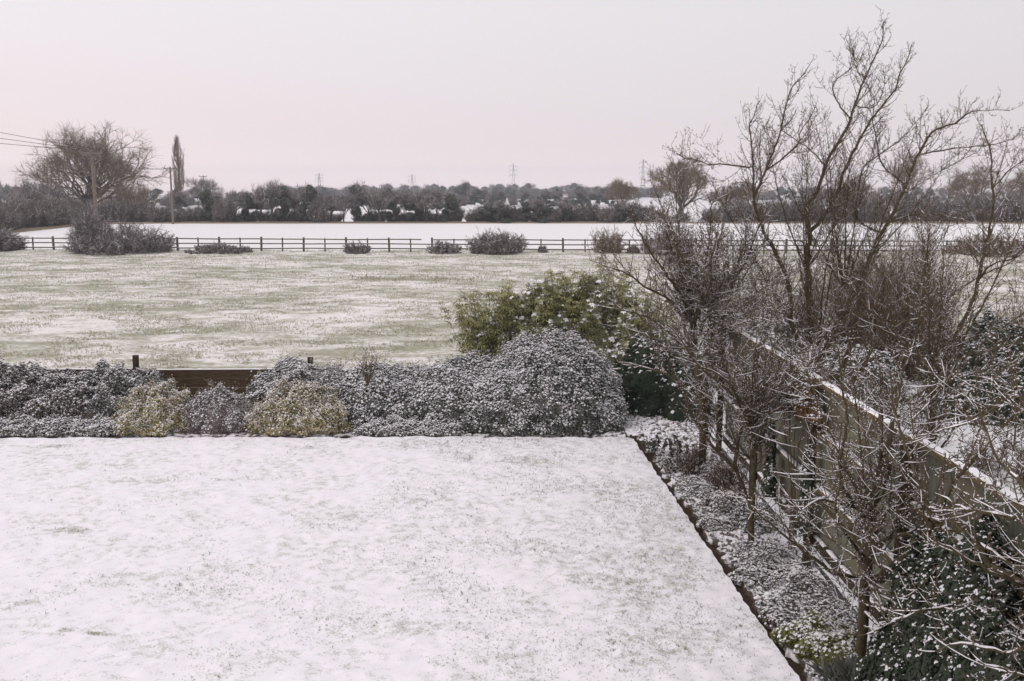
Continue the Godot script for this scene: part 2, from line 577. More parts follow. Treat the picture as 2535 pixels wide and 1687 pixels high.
func make_leaf_meshes() -> void:
	leaf_meshes.needle = leaf_star(7, 1.0, 0.11, 1.1, 0.3, 1)
	leaf_meshes.small = leaf_star(8, 0.8, 0.24, 0.7, 0.3, 2)
	leaf_meshes.narrow = leaf_star(9, 1.0, 0.085, 0.35, 1.3, 3)
	leaf_meshes.broad = leaf_star(6, 1.0, 0.26, 0.4, 0.9, 4)
	leaf_meshes.grass = leaf_star(6, 1.0, 0.05, 2.2, 0.8, 5)
	leaf_meshes.blade = leaf_star(3, 1.0, 0.09, 1.2, 0.6, 6)
	leaf_meshes.lump = snow_lump(7)
	leaf_meshes.cap = leaf_star(6, 0.75, 0.2, 0.35, 0.9, 8)

func lump_at(d: PackedFloat32Array, p: Vector3, s: float, flat := 0.7) -> void:
	var b := Basis(UP, rng.randf() * TAU) * Basis.from_scale(Vector3(s * rng.randf_range(0.8, 1.5), s * flat * rng.randf_range(0.7, 1.2), s * rng.randf_range(0.6, 1.0)))
	b = Basis(Vector3(rng.randf_range(-1, 1), 0, rng.randf_range(-1, 1)).normalized(), rng.randf_range(0, 0.45)) * b
	add_xf(d, b, p)

func tuft_at(d: PackedFloat32Array, p: Vector3, dir: Vector3, s: float) -> void:
	var y := dir.normalized()
	var x := y.cross(Vector3(rng.randf_range(-1, 1), rng.randf_range(-1, 1), rng.randf_range(-1, 1))).normalized()
	var b := Basis(x, y, x.cross(y)) * Basis.from_scale(Vector3.ONE * s)
	add_xf(d, b, p)

func shrub(o: Node3D, S: Dictionary) -> void:
	# lobes: [centre, radii] domes; leaves on their outside, snow pats on the leaves that face up
	var lobes: Array = S.lobes
	var nz := noise_of(FastNoiseLite.TYPE_SIMPLEX, S.get("freq", 1.6), S.get("seed", 1), 3)
	var amp: float = float(S.get("amp", 0.2)) * 1.35
	var leaves := PackedFloat32Array()
	var leaves2 := PackedFloat32Array()
	var snow := PackedFloat32Array()
	var caps := PackedFloat32Array()
	var core := Buf.new()
	for L in lobes:
		var c: Vector3 = L[0]
		var R: Vector3 = L[1]
		# the dim inside: a rough hull of twigs and old leaves well below the leaf surface
		var o0 := core.v.size()
		var nu := 22
		var nv := 11
		for j in nv + 1:
			for k in nu:
				var t := PI * 0.56 * j / nv
				var a := TAU * k / nu
				var dir := Vector3(cos(a) * sin(t), cos(t), sin(a) * sin(t))
				var f := (1.0 + amp * nz.get_noise_3dv((c + dir * R) * 1.0)) * float(S.get("core", 0.86))
				var p := c + dir * R * f
				p.y = maxf(p.y, 0.0)
				core.v.append(p)
				core.n.append((dir / R).normalized())
		for j in nv:
			for k in nu:
				var i0 := o0 + j * nu + k
				var i1 := o0 + j * nu + (k + 1) % nu
				core.i.append_array(PackedInt32Array([i0, i0 + nu, i1, i1, i0 + nu, i1 + nu]))
		var area := TAU * pow((pow(R.x * R.y, 1.6) + pow(R.x * R.z, 1.6) + pow(R.y * R.z, 1.6)) / 3.0, 1.0 / 1.6)
		var cnt := int(area * float(S.dense) * 5.2)
		for k in cnt:
			var y := rng.randf_range(-0.12, 1.0)
			var a := rng.randf() * TAU
			var q := sqrt(maxf(0.0, 1.0 - y * y))
			var dir := Vector3(cos(a) * q, y, sin(a) * q)
			var f := 1.0 + amp * nz.get_noise_3dv(c + dir * R) + rng.randf_range(-0.07, 0.04)
			if rng.randf() < 0.07:
				f += absf(rng.randfn(0, 0.07))
			var p := c + dir * R * f
			if p.y < 0.02:
				continue
			var hidden := false
			for L2 in lobes:
				if L2 != L:
					var e: Vector3 = (p - L2[0]) / L2[1]
					if e.length_squared() < 0.72:
						hidden = true
						break
			if hidden:
				continue
			var n := (dir / R).normalized()
			var s: float = rng.randf_range(S.s0, S.s1) * 0.52
			var grow: Vector3 = (n + S.get("lean", Vector3.ZERO) + UP * float(S.get("rise", 0.3)) + Vector3(rng.randf_range(-1, 1), rng.randf_range(-1, 1), rng.randf_range(-1, 1)) * 0.5).normalized()
			if S.has("leaf2") and rng.randf() < float(S.get("mix", 0.4)):
				tuft_at(leaves2, p, grow, s)
			else:
				tuft_at(leaves, p, grow, s)
			var cover := float(S.snow) * 1.3 * clampf(0.18 + n.y * 1.2 + 1.1 * nz.get_noise_3dv(p * 1.8), 0.03, 1.0)
			if rng.randf() < cover:
				if rng.randf() < 0.35:
					lump_at(snow, p + grow * s * rng.randf_range(0.4, 0.9) + UP * s * 0.25, s * rng.randf_range(0.4, 1.0) * float(S.get("lump", 1.0)), 0.5)
				else:
					tuft_at(caps, p + grow * s * rng.randf_range(0.3, 0.7) + UP * s * 0.35, (grow + UP * 0.8).normalized(), s * rng.randf_range(0.55, 1.1))
	if S.has("sprays"):
		# loose shoots that stick out of the mass
		var T := {"twigs": Buf.new(), "snow": Buf.new(), "up": 0.02, "wobble": 0.22, "chance": 0.8, "depth": 0.012, "gap2": 0.05, "spur": 0.03}
		for k in int(S.sprays):
			var L: Array = lobes[rng.randi() % lobes.size()]
			var y := rng.randf_range(0.1, 1.0)
			var an := rng.randf() * TAU
			var q := sqrt(1.0 - y * y)
			var dir := Vector3(cos(an) * q, y, sin(an) * q)
			var p: Vector3 = L[0] + dir * L[1] * 0.93
			if p.y > 0.05:
				sprout(T, p, (dir + UP * 0.3 + Vector3(rng.randf_range(-1, 1), 0, rng.randf_range(-1, 1)) * 0.9).normalized(), rng.randf_range(0.1, 0.3), 0.005, 1)
		commit("loose_shoots", T.twigs, S.mat, o).set_meta("kind", "stuff")
		commit("snow_on_shoots", T.snow, M.snow, o).set_meta("kind", "stuff")
	commit("inner_foliage", core, S.mat, o)
	scatter("foliage", leaf_meshes[S.get("leaf", "small")], S.mat, leaves, o)
	if S.has("leaf2"):
		scatter("young_foliage", leaf_meshes[S.get("leaf", "small")], S.leaf2, leaves2, o)
	scatter("snow", leaf_meshes.lump, M.snow, snow, o)
	scatter("snow_on_leaves", leaf_meshes.cap, M.snow, caps, o)

# ---------------------------------------------------------------- ground
func grid(x0: float, x1: float, z0: float, z1: float, nx: int, nz: int, height: Callable, uvo: Vector2, uvs: Vector2) -> Buf:
	var b := Buf.new()
	for j in nz + 1:
		for k in nx + 1:
			var x := lerpf(x0, x1, float(k) / nx)
			var z := lerpf(z0, z1, float(j) / nz)
			b.v.append(Vector3(x, height.call(x, z), z))
			b.uv.append(Vector2((x - uvo.x) / uvs.x, (z - uvo.y) / uvs.y))
	var w := nx + 1
	b.n.resize(b.v.size())
	for j in nz + 1:
		for k in nx + 1:
			var a := b.v[j * w + mini(k + 1, nx)] - b.v[j * w + maxi(k - 1, 0)]
			var c := b.v[mini(j + 1, nz) * w + k] - b.v[maxi(j - 1, 0) * w + k]
			var n := c.cross(a).normalized()
			b.n[j * w + k] = n if n.y > 0 else -n
	for j in nz:
		for k in nx:
			var i0 := j * w + k
			b.i.append_array(PackedInt32Array([i0, i0 + 1, i0 + w, i0 + 1, i0 + w + 1, i0 + w]))
	return b

func cover_texture(n: int, f_fine: float, f_mid: float, f_big: float, seed_: int, seamless: bool, shape: Vector4, c_snow: Color, c_a: Color, c_b: Color, spots: Array) -> ImageTexture:
	# thin snow with grass showing through: shape = weights of fine, mid, big noise and the threshold; spots = [u, v, ru, rv, strength]
	var imgs := []
	for q in [[FastNoiseLite.TYPE_SIMPLEX, f_fine, 2], [FastNoiseLite.TYPE_SIMPLEX, f_mid, 3], [FastNoiseLite.TYPE_SIMPLEX, f_big, 3]]:
		var nn := noise_of(q[0], q[1], seed_ + imgs.size() * 7, q[2])
		var im: Image = nn.get_seamless_image(n, n) if seamless else nn.get_image(n, n)
		im.convert(Image.FORMAT_L8)
		imgs.append(im.get_data())
	var A: PackedByteArray = imgs[0]
	var B: PackedByteArray = imgs[1]
	var C: PackedByteArray = imgs[2]
	var add := PackedFloat32Array()
	add.resize(n * n)
	for s in spots:
		var cx: float = s[0] * n
		var cy: float = s[1] * n
		var rx: float = s[2] * n
		var ry: float = s[3] * n
		for y in range(maxi(0, int(cy - ry)), mini(n, int(cy + ry))):
			for x in range(maxi(0, int(cx - rx)), mini(n, int(cx + rx))):
				var e := pow((x - cx) / rx, 2) + pow((y - cy) / ry, 2)
				if e < 1.0:
					add[y * n + x] += (s[4] as float) * (1.0 - e)
	var lutA := PackedFloat32Array()
	var lutB := PackedFloat32Array()
	var lutC := PackedFloat32Array()
	for k in 256:
		lutA.append((k / 255.0 - 0.5) * shape.x); lutB.append((k / 255.0 - 0.5) * shape.y); lutC.append((k / 255.0 - 0.5) * shape.z)
	# 64 steps of cover x 4 tints of grass
	var pal := PackedByteArray()
	for t in 4:
		var g := c_a.lerp(c_b, t / 3.0)
		for k in 64:
			var c := c_snow.lerp(g, k / 63.0).linear_to_srgb()
			pal.append(int(c.r * 255)); pal.append(int(c.g * 255)); pal.append(int(c.b * 255))
	var out := PackedByteArray()
	out.resize(n * n * 3)
	var th := shape.w
	var j := 0
	for k in n * n:
		var e := lutA[A[k]] + lutB[B[k]] + lutC[C[k]] + add[k] - th
		var q := clampi(int(e * 80.0), 0, 63)
		var o := ((B[k] + A[k] * 3) / 256 * 64 + q) * 3
		out[j] = pal[o]; out[j + 1] = pal[o + 1]; out[j + 2] = pal[o + 2]
		j += 3
	var img := Image.create_from_data(n, n, false, Image.FORMAT_RGB8, out)
	img.generate_mipmaps()
	return ImageTexture.create_from_image(img)

func textured(t: Texture2D) -> StandardMaterial3D:
	var m := StandardMaterial3D.new()
	m.albedo_texture = t
	m.roughness = 0.95
	m.metallic_specular = 0.2
	return m

func lawn_edge_x(z: float) -> float:
	return lerpf(2.09, 2.50, (z + 16.8) / 8.8)

func build_ground() -> void:
	# the land out to the horizon
	var far_tex := cover_texture(1024, 0.11, 0.03, 0.006, 5, true, Vector4(0.5, 0.5, 0.9, 0.42), Color(0.83, 0.81, 0.82), Color(0.5, 0.5, 0.4), Color(0.55, 0.5, 0.42), [])
	var b := grid(-850, 850, -1300, 60, 44, 40, func(_x, _z): return -0.36, Vector2.ZERO, Vector2(30, 30))
	structure("ground", b, textured(far_tex))
	# the meadow between the garden and the rail fence
	var bump := noise_of(FastNoiseLite.TYPE_SIMPLEX, 0.35, 21, 3)
	var roll := noise_of(FastNoiseLite.TYPE_SIMPLEX, 0.05, 22, 2)
	var f_h := func(x: float, z: float) -> float: return -0.30 + bump.get_noise_2d(x, z) * 0.05 + roll.get_noise_2d(x, z) * 0.05
	var m_tex := cover_texture(2048, 0.16, 0.022, 0.0045, 31, false, Vector4(0.75, 0.85, 0.75, -0.37), Color(0.80, 0.775, 0.755), Color(0.26, 0.285, 0.19), Color(0.36, 0.335, 0.255), [[0.43, 0.45, 0.05, 0.03, 0.25]])
	var mb := grid(-48, 52, -78, -19.27, 200, 118, f_h, Vector2(-48, -78), Vector2(100, 58.8))
	structure("meadow", mb, textured(m_tex))
	var tufts := PackedFloat32Array()
	var dark := PackedFloat32Array()
	var patch := noise_of(FastNoiseLite.TYPE_SIMPLEX, 0.3, 24, 3)
	var k := 0
	while k < 120000:
		k += 1
		var dz := 19.4 * pow(78.0 / 19.4, rng.randf())
		var x := rng.randf_range(-0.58, 0.62) * dz
		if x < -47 or x > 51 or patch.get_noise_2d(x, -dz) < -0.12 * (dz / 40.0):
			continue
		var s := rng.randf_range(0.026, 0.05) * (1.0 + dz / 55.0)
		tuft_at(tufts if rng.randf() < 0.75 else dark, Vector3(x, f_h.call(x, -dz) - 0.005, -dz), Vector3(rng.randf_range(-0.6, 0.6), 1, rng.randf_range(-0.6, 0.6)), s)
	scatter("meadow_grass", leaf_meshes.grass, M.straw, tufts, self)
	tag(get_child(get_child_count() - 1), "short straw coloured meadow grass poking through thin snow", "grass")
	scatter("meadow_grass_green", leaf_meshes.grass, M.grass, dark, self)
	tag(get_child(get_child_count() - 1), "short green meadow grass poking through thin snow", "grass")
	# the dull red weeds in the meadow
	var weeds := PackedFloat32Array()
	for q in 260:
		var x := rng.randf_range(-9.0, -0.5) + rng.randfn(0, 0.6)
		var z := -51.5 + sin(x * 1.7) * 0.9 + rng.randfn(0, 1.1)
		tuft_at(weeds, Vector3(x, -0.3, z), Vector3(rng.randf_range(-0.5, 0.5), 1, 0), rng.randf_range(0.06, 0.15))
	var wd := scatter("dead_weeds", leaf_meshes.grass, M.weed, weeds, self)
	tag(wd, "patch of reddish brown dead weeds in the middle of the meadow", "weeds")
	# the lawn
	var edge_noise := noise_of(FastNoiseLite.TYPE_SIMPLEX, 1.6, 27, 4)
	var lumpy := noise_of(FastNoiseLite.TYPE_SIMPLEX, 2.2, 25, 3)
	var l_h := func(x: float, z: float) -> float: return lumpy.get_noise_2d(x, z) * 0.022 + roll.get_noise_2d(x, z) * 0.03
	var spots := []
	for p in [[-7.85, -16.05, 0.75, 0.16, 0.42], [-6.8, -15.5, 0.65, 0.15, 0.3], [-7.0, -15.0, 1.2, 0.5, 0.1], [-5.4, -14.0, 0.7, 0.2, 0.3], [-5.5, -11.85, 0.45, 0.16, 0.34], [-4.3, -14.1, 0.3, 0.12, 0.34], [-4.0, -8.9, 0.17, 0.05, 0.9], [-4.3, -8.95, 0.1, 0.05, 0.5], [-3.4, -16.0, 0.5, 0.2, 0.3], [0.15, -15.1, 0.55, 0.3, 0.3], [-0.5, -15.2, 0.8, 0.3, 0.14], [1.05, -10.2, 0.5, 0.35, 0.26], [0.1, -9.4, 0.3, 0.15, 0.2], [1.2, -12.0, 1.2, 2.8, 0.13], [1.6, -9.5, 0.9, 2.0, 0.12], [-1.2, -12.2, 1.6, 1.2, 0.10], [-3.6, -10.2, 1.1, 0.5, 0.12], [-1.0, -9.0, 0.9, 0.25, 0.13], [-0.5, -16.3, 2.6, 0.4, 0.12]]:
		spots.append([(p[0] + 9.4) / 12.2, (p[1] + 17.2) / 11.4, p[2] / 12.2, p[3] / 11.4, p[4]])
	var l_tex := cover_texture(1664, 0.2, 0.035, 0.006, 41, false, Vector4(0.7, 0.8, 0.55, 0.06), Color(0.86, 0.835, 0.87), Color(0.3, 0.32, 0.22), Color(0.4, 0.39, 0.35), spots)
	var lb := Buf.new()
	var nx := 190
	var nzz := 170
	for j in nzz + 1:
		var z := lerpf(-16.8, -4.5, float(j) / nzz)
		for i in nx + 1:
			var t := float(i) / nx
			var ex := lawn_edge_x(z) + edge_noise.get_noise_2d(z * 2.0, 7.0) * 0.022
			var x := lerpf(-13.0, ex, 1.0 - pow(1.0 - t, 1.6))
			var y: float = l_h.call(x, z)
			if j < 2:
				y -= 0.03 * (2 - j)
			if i >= nx - 1:
				y -= 0.012 * (i - nx + 2)
			lb.v.append(Vector3(x, y, z + (edge_noise.get_noise_2d(x, 40.0) * 0.07 if j < 3 else 0.0)))
			lb.n.append(Vector3(-lumpy.get_noise_2d(x + 0.05, z) + lumpy.get_noise_2d(x - 0.05, z), 4.5, -lumpy.get_noise_2d(x, z + 0.05) + lumpy.get_noise_2d(x, z - 0.05)).normalized())
			lb.uv.append(Vector2((x + 9.4) / 12.2, (z + 17.2) / 11.4))
	for j in nzz:
		for i in nx:
			var i0 := j * (nx + 1) + i
			lb.i.append_array(PackedInt32Array([i0, i0 + 1, i0 + nx + 1, i0 + 1, i0 + nx + 2, i0 + nx + 1]))
	structure("lawn", lb, textured(l_tex))
	# blades that stand through the snow
	var blades := PackedFloat32Array()
	var cover := noise_of(FastNoiseLite.TYPE_SIMPLEX, 0.5, 43, 3)
	for q in 85000:
		var z := -lerpf(6.8, 16.75, pow(rng.randf(), 0.8))
		var x := rng.randf_range(maxf(-9.6, z * 0.56), lawn_edge_x(z) - 0.02)
		var dens := 0.34 + cover.get_noise_2d(x, z) * 0.9 + x * 0.11
		for p in spots:
			var e := pow(((x + 9.4) / 12.2 - p[0]) / p[2], 2) + pow(((z + 17.2) / 11.4 - p[1]) / p[3], 2)
			if e < 1.0:
				dens += (p[4] as float) * 2.5 * (1.0 - e)
		if rng.randf() > dens:
			continue
		tuft_at(blades, Vector3(x, l_h.call(x, z) - 0.004, z), Vector3(rng.randf_range(-0.7, 0.7), 1, rng.randf_range(-0.7, 0.7)), rng.randf_range(0.009, 0.022) * (2.0 if rng.randf() < 0.06 else 1.0))
	var g := scatter("lawn_grass", leaf_meshes.blade, M.grass_dark, blades, self)
	tag(g, "grass blades showing through the snow on the lawn", "grass")
	# cut edge of the lawn: a bank of bare soil and a shallow trench
	var eb := Buf.new()
	var rows := 240
	for j in rows + 1:
		var z := lerpf(-16.86, -4.5, float(j) / rows)
		var ex := lawn_edge_x(z) + edge_noise.get_noise_2d(z * 2.0, 7.0) * 0.022
		var w := 0.13 + lumpy.get_noise_2d(z * 1.5, 31.0) * 0.07
		for p in [[-0.03, -0.03], [0.012, -0.02], [0.03, -0.075], [0.05 + w * 0.5, -0.095], [0.06 + w, -0.07], [0.1 + w * 1.4, -0.075]]:
			eb.v.append(Vector3(ex + p[0] + lumpy.get_noise_2d(z * 9.0, p[0] * 50.0) * 0.012, p[1] + lumpy.get_noise_2d(z * 8.0, p[0] * 90.0 + 5.0) * 0.012, z))
			eb.n.append(Vector3(0.6, 0.8, 0).normalized() if p[0] < 0.03 else UP)
			eb.uv.append(Vector2(0, 0))
	for j in rows:
		for i in 5:
			var i0 := j * 6 + i
			eb.i.append_array(PackedInt32Array([i0, i0 + 1, i0 + 6, i0 + 1, i0 + 7, i0 + 6]))
	structure("lawn_edge_soil", eb, M.soil)
	# the bed along the tall fence, and the border at the end of the lawn: soil under patchy snow
	var clod := noise_of(FastNoiseLite.TYPE_SIMPLEX, 4.0, 51, 3)
	var cov := noise_of(FastNoiseLite.TYPE_SIMPLEX, 0.7, 52, 2)
	var fine := noise_of(FastNoiseLite.TYPE_SIMPLEX, 8.0, 53, 2)
	var bed_h := func(x: float, z: float) -> float:
		return -0.055 + clod.get_noise_2d(x, z) * 0.035 + absf(fine.get_noise_2d(x, z)) * 0.015
	var bb := Buf.new()
	var bn := 66
	var bm := 560
	for j in bm + 1:
		var z := lerpf(-19.2, -5.0, float(j) / bm)
		var ex := (lawn_edge_x(z) + 0.13 + clod.get_noise_2d(z * 0.7, 3.0) * 0.09 if z > -16.85 else 2.0)
		for i in bn + 1:
			var x := lerpf(ex, 3.47, float(i) / bn)
			bb.v.append(Vector3(x, bed_h.call(x, z) - (0.05 if i == 0 else 0.0), z))
			var s := fine.get_noise_2d(x, z) * 0.55 + clod.get_noise_2d(x + 9.0, z) * 1.0 + cov.get_noise_2d(x, z) * 0.5 + (0.42 if i > 1 else -0.4) + (x - 2.6) * -0.12
			var c := Color(0.83, 0.81, 0.84) if s > 0.0 else (Color(0.10, 0.075, 0.07) if s < -0.16 else Color(0.42, 0.38, 0.39))
			bb.c.append(c)
	var wv := bn + 1
	bb.n.resize(bb.v.size())
	for j in bm + 1:
		for i in bn + 1:
			var a := bb.v[j * wv + mini(i + 1, bn)] - bb.v[j * wv + maxi(i - 1, 0)]
			var c := bb.v[mini(j + 1, bm) * wv + i] - bb.v[maxi(j - 1, 0) * wv + i]
			var n := c.cross(a).normalized()
			bb.n[j * wv + i] = n if n.y > 0 else -n
	for j in bm:
		for i in bn:
			var i0 := j * wv + i
			bb.i.append_array(PackedInt32Array([i0, i0 + 1, i0 + wv, i0 + 1, i0 + wv + 1, i0 + wv]))
	var vm := StandardMaterial3D.new()
	vm.vertex_color_use_as_albedo = true
	vm.roughness = 0.95
	vm.metallic_specular = 0.2
	structure("flower_bed", bb, vm)
	var b2 := grid(-13.5, 2.0, -19.26, -16.82, 420, 70, func(x, z): return bed_h.call(x, z) + (-0.02 if z > -16.9 else 0.0), Vector2.ZERO, Vector2.ONE)
	b2.uv = PackedVector2Array()
	for p in b2.v:
		var s := fine.get_noise_2d(p.x, p.z) * 0.7 + clod.get_noise_2d(p.x + 9.0, p.z) * 0.6 + 0.22 - (0.6 if p.z > -16.9 else 0.0)
		b2.c.append(Color(0.83, 0.81, 0.84) if s > 0.0 else Color(0.12, 0.09, 0.085))
	structure("border_bed", b2, vm)
	# the neighbour's plot beyond the tall fence
	var n_tex := cover_texture(1024, 0.2, 0.03, 0.008, 61, true, Vector4(0.5, 0.5, 0.4, 0.16), Color(0.83, 0.83, 0.84), Color(0.27, 0.29, 0.2), Color(0.3, 0.3, 0.22), [])
	var nb := grid(3.53, 34, -27, -3, 90, 90, func(x, z): return -0.05 + lumpy.get_noise_2d(x, z) * 0.015 - (0.3 if z < -26.8 else 0.0), Vector2.ZERO, Vector2(9, 9))
	structure("neighbouring_lawn", nb, textured(n_tex))
	# grassy bank under the hedgerow
	var hb := Buf.new()
	var line := PackedVector2Array([Vector2(-56.5, -98), Vector2(-57.5, -118), Vector2(-60, -139), Vector2(-52, -144.5), Vector2(-10, -145.5), Vector2(40, -145), Vector2(100, -143)])
	var idx := 0
	for k2 in line.size() - 1:
		var d := (line[k2 + 1] - line[k2])
		var steps := int(d.length() / 0.8)
		var nn := Vector2(-d.y, d.x).normalized()
		for s in steps:
			var c := line[k2] + d * (float(s) / steps)
			for p in [[1.3, -0.22], [0.6, -0.06], [0.0, 0.02], [-1.6, 0.05], [-2.4, -0.3]]:
				hb.v.append(Vector3(c.x + nn.x * p[0], p[1] - 0.2 + rng.randf_range(-0.06, 0.06), c.y + nn.y * p[0]))
				hb.n.append(Vector3(nn.x * 0.3, 1, nn.y * 0.3).normalized())
			idx += 1
	for j in idx - 1:
		for i in 4:
			var i0 := j * 5 + i
			hb.i.append_array(PackedInt32Array([i0, i0 + 1, i0 + 5, i0 + 1, i0 + 6, i0 + 5]))
	structure("hedge_bank", hb, mottled(Color(0.13, 0.095, 0.07), Color(0.24, 0.18, 0.125), Color(0.4, 0.34, 0.28), 0.04, 71, Vector3(0.8, 0.8, 0.8)))

func tag(o: Node, label: String, category: String, group := "") -> void:
	o.set_meta("label", label)
	o.set_meta("category", category)
	if group != "":
		o.set_meta("group", group)

# ---------------------------------------------------------------- timber
func snow_on_timber(parent: Node, p: Vector3, q: Vector3, width: float, depth: float, gaps := 0.08) -> void:
	var b := Buf.new()
	var d := q - p
	var n := maxi(4, int(d.length() / 0.09))
	var run := PackedVector3Array()
	var w := PackedFloat32Array()
	var h := PackedFloat32Array()
	var l := PackedFloat32Array()
	for k in n + 1:
		if (rng.randf() < gaps or k == n) and run.size() > 1:
			h[0] *= 0.4; h[h.size() - 1] *= 0.4
			snow_ridge(b, run, w, h, l)
			run = PackedVector3Array(); w = PackedFloat32Array(); h = PackedFloat32Array(); l = PackedFloat32Array()
		run.append(p + d * (float(k) / n)); w.append(width * 0.5 * rng.randf_range(0.88, 1.04)); h.append(depth * rng.randf_range(0.7, 1.3)); l.append(-0.002)
	commit("snow", b, M.snow, parent)

func build_garden_fence() -> void:
	var o := thing("garden_fence", "tall weathered close board timber fence with snow on its rails", "fence", Vector3(3.5, 0, -10))
	var z0 := -15.7
	var z1 := -3.9
	var posts := [-15.65, -13.4, -10.8, -8.2, -5.6]
	for z in posts:
		block("post", Vector3(0.085, 2.12, 0.085), M.dark_wood, o, Vector3(-0.115, 1.01, z + 10), Vector3(rng.randf_range(-0.01, 0.01), 0, 0))
	var z := z0
	var k := 0
	while z < z1:
		var w := 0.112 + rng.randf_range(-0.004, 0.004)
		var p := block("plank", Vector3(0.016, 1.86 + rng.randf_range(-0.006, 0.006), w), M.fence_wood[rng.randi() % 4], o, Vector3(0.012 + rng.randf_range(-0.002, 0.002), 1.135, z + 10 + w * 0.5), Vector3(rng.randf_range(-0.006, 0.006), 0.16, 0))
		z += 0.102
		k += 1
	var heights := [[2.06, 0.075, 0.055], [1.52, 0.075, 0.06], [0.90, 0.075, 0.06], [0.24, 0.05, 0.12]]
	for hh in 4:
		for i in posts.size():
			var a: float = posts[i]
			var e: float = posts[i + 1] if i + 1 < posts.size() else z1
			var H: float = heights[hh][0]
			var wd: float = heights[hh][1]
			var ht: float = heights[hh][2]
			var xo := -0.042
			if hh == 0:
				wd = 0.09
				xo = -0.022
				H = 2.085
			elif hh == 3:
				wd = 0.055
				xo = -0.032
			var sag := rng.randf_range(-0.012, 0.012)
			var r := block("cap_rail" if hh == 0 else ("gravel_board" if hh == 3 else "rail"), Vector3(wd, ht, e - a - 0.004), M.rail_wood if hh < 3 else M.dark_wood, o, Vector3(xo, H + sag, (a + e) * 0.5 + 10))
			snow_on_timber(r, Vector3(-0.002, ht * 0.5, -(e - a) * 0.5 + 0.02), Vector3(-0.002, ht * 0.5, (e - a) * 0.5 - 0.02), wd * 0.95, 0.026 if hh == 0 else 0.03, 0.03 if hh == 0 else 0.09)

func build_low_fence() -> void:
	var o := thing("low_board_fence", "low dark board fence with snow along its top behind the border", "fence", Vector3(-5, 0, -19.3))
	for x in [-14.4, -10.9, -7.46, -4.0, -0.6, 2.6]:
		block("post", Vector3(0.1, 1.2, 0.1), M.dark_wood, o, Vector3(x + 5, 0.4 if x < -5 else 0.36, 0.1), Vector3(0, 0, rng.randf_range(-0.03, 0.03)))
	for x in [-10.9, -7.46, -4.0, -0.6, 2.6]:
		for j in 5:
			var r := block("board", Vector3(3.44, 0.18, 0.034), M.board_wood, o, Vector3(x + 5 - 1.72, 0.615 - j * 0.186, 0.02 + rng.randf_range(-0.003, 0.003)), Vector3(0, 0, 0.006))
			if j == 0:
				snow_on_timber(r, Vector3(-1.7, 0.09, 0), Vector3(1.7, 0.09, 0), 0.05, 0.022, 0.03)

func build_field_fence() -> void:
	var o := thing("rail_fence", "long three rail timber fence across the meadow", "fence", Vector3(0, -0.32, -74.5))
	var at := func(x: float) -> float: return lerpf(-3.0, 3.0, (x + 44.0) / 88.0)
	var x := -9.36 - 3.3 * 11
	var k := 0
	while x < 46.0:
		var thick := k % 2 == 0
		block("post", Vector3(0.15 if thick else 0.1, (1.28 if thick else 1.16) + rng.randf_range(-0.04, 0.04), 0.12 if thick else 0.08), M.field_rail, o, Vector3(x, 0.45, at.call(x)), Vector3(0, 0, rng.randf_range(-0.03, 0.03)))
		if thick:
			for r in 3:
				var l := 3.3
				var broken := r == 0 and absf(x + 9.36) < 0.1
				if broken:
					l = 2.5
				var b := block("rail", Vector3(l, 0.085, 0.04), M.field_rail, o, Vector3(x + l * 0.5, 0.94 - r * 0.35 + rng.randf_range(-0.015, 0.015), at.call(x + 1.6) + 0.09), Vector3(0, -0.068, rng.randf_range(-0.012, 0.012)))
				snow_on_timber(b, Vector3(-l * 0.5, 0.042, 0), Vector3(l * 0.5, 0.042, 0), 0.04, 0.02, 0.12)
		x += 1.65
		k += 1

func utility_pole(label: String, at: Vector3, h: float, turn: float) -> Node3D:
	var o := thing("utility_pole", label, "pole", at, "utility poles of the overhead line")
	var b := Buf.new()
	tube(b, PackedVector3Array([Vector3(0, -0.4, 0), Vector3(0.02, h * 0.5, 0), Vector3(0, h, 0)]), PackedFloat32Array([0.17, 0.14, 0.11]), 10)
	commit("shaft", b, M.pole, o)
	var c := block("crossarm", Vector3(1.7, 0.12, 0.1), M.pole, o, Vector3(0, h - 0.25, 0.14), Vector3(0, turn, 0))
	for x in [-0.75, 0.0, 0.75]:
		var q := Buf.new()
		tube(q, PackedVector3Array([Vector3(x, 0.05, 0), Vector3(x, 0.14, 0), Vector3(x, 0.2, 0), Vector3(x, 0.3, 0)]), PackedFloat32Array([0.03, 0.03, 0.07, 0.05]), 8)
		commit("insulator", q, M.iron, c)
	for s in [-1, 1]:
		var q := Buf.new()
		tube(q, PackedVector3Array([Vector3(0.6 * s, -0.05, -0.03), Vector3(0, -0.6, -0.06)]), PackedFloat32Array([0.03, 0.03]), 5)
		commit("brace", q, M.iron, c)
	return o

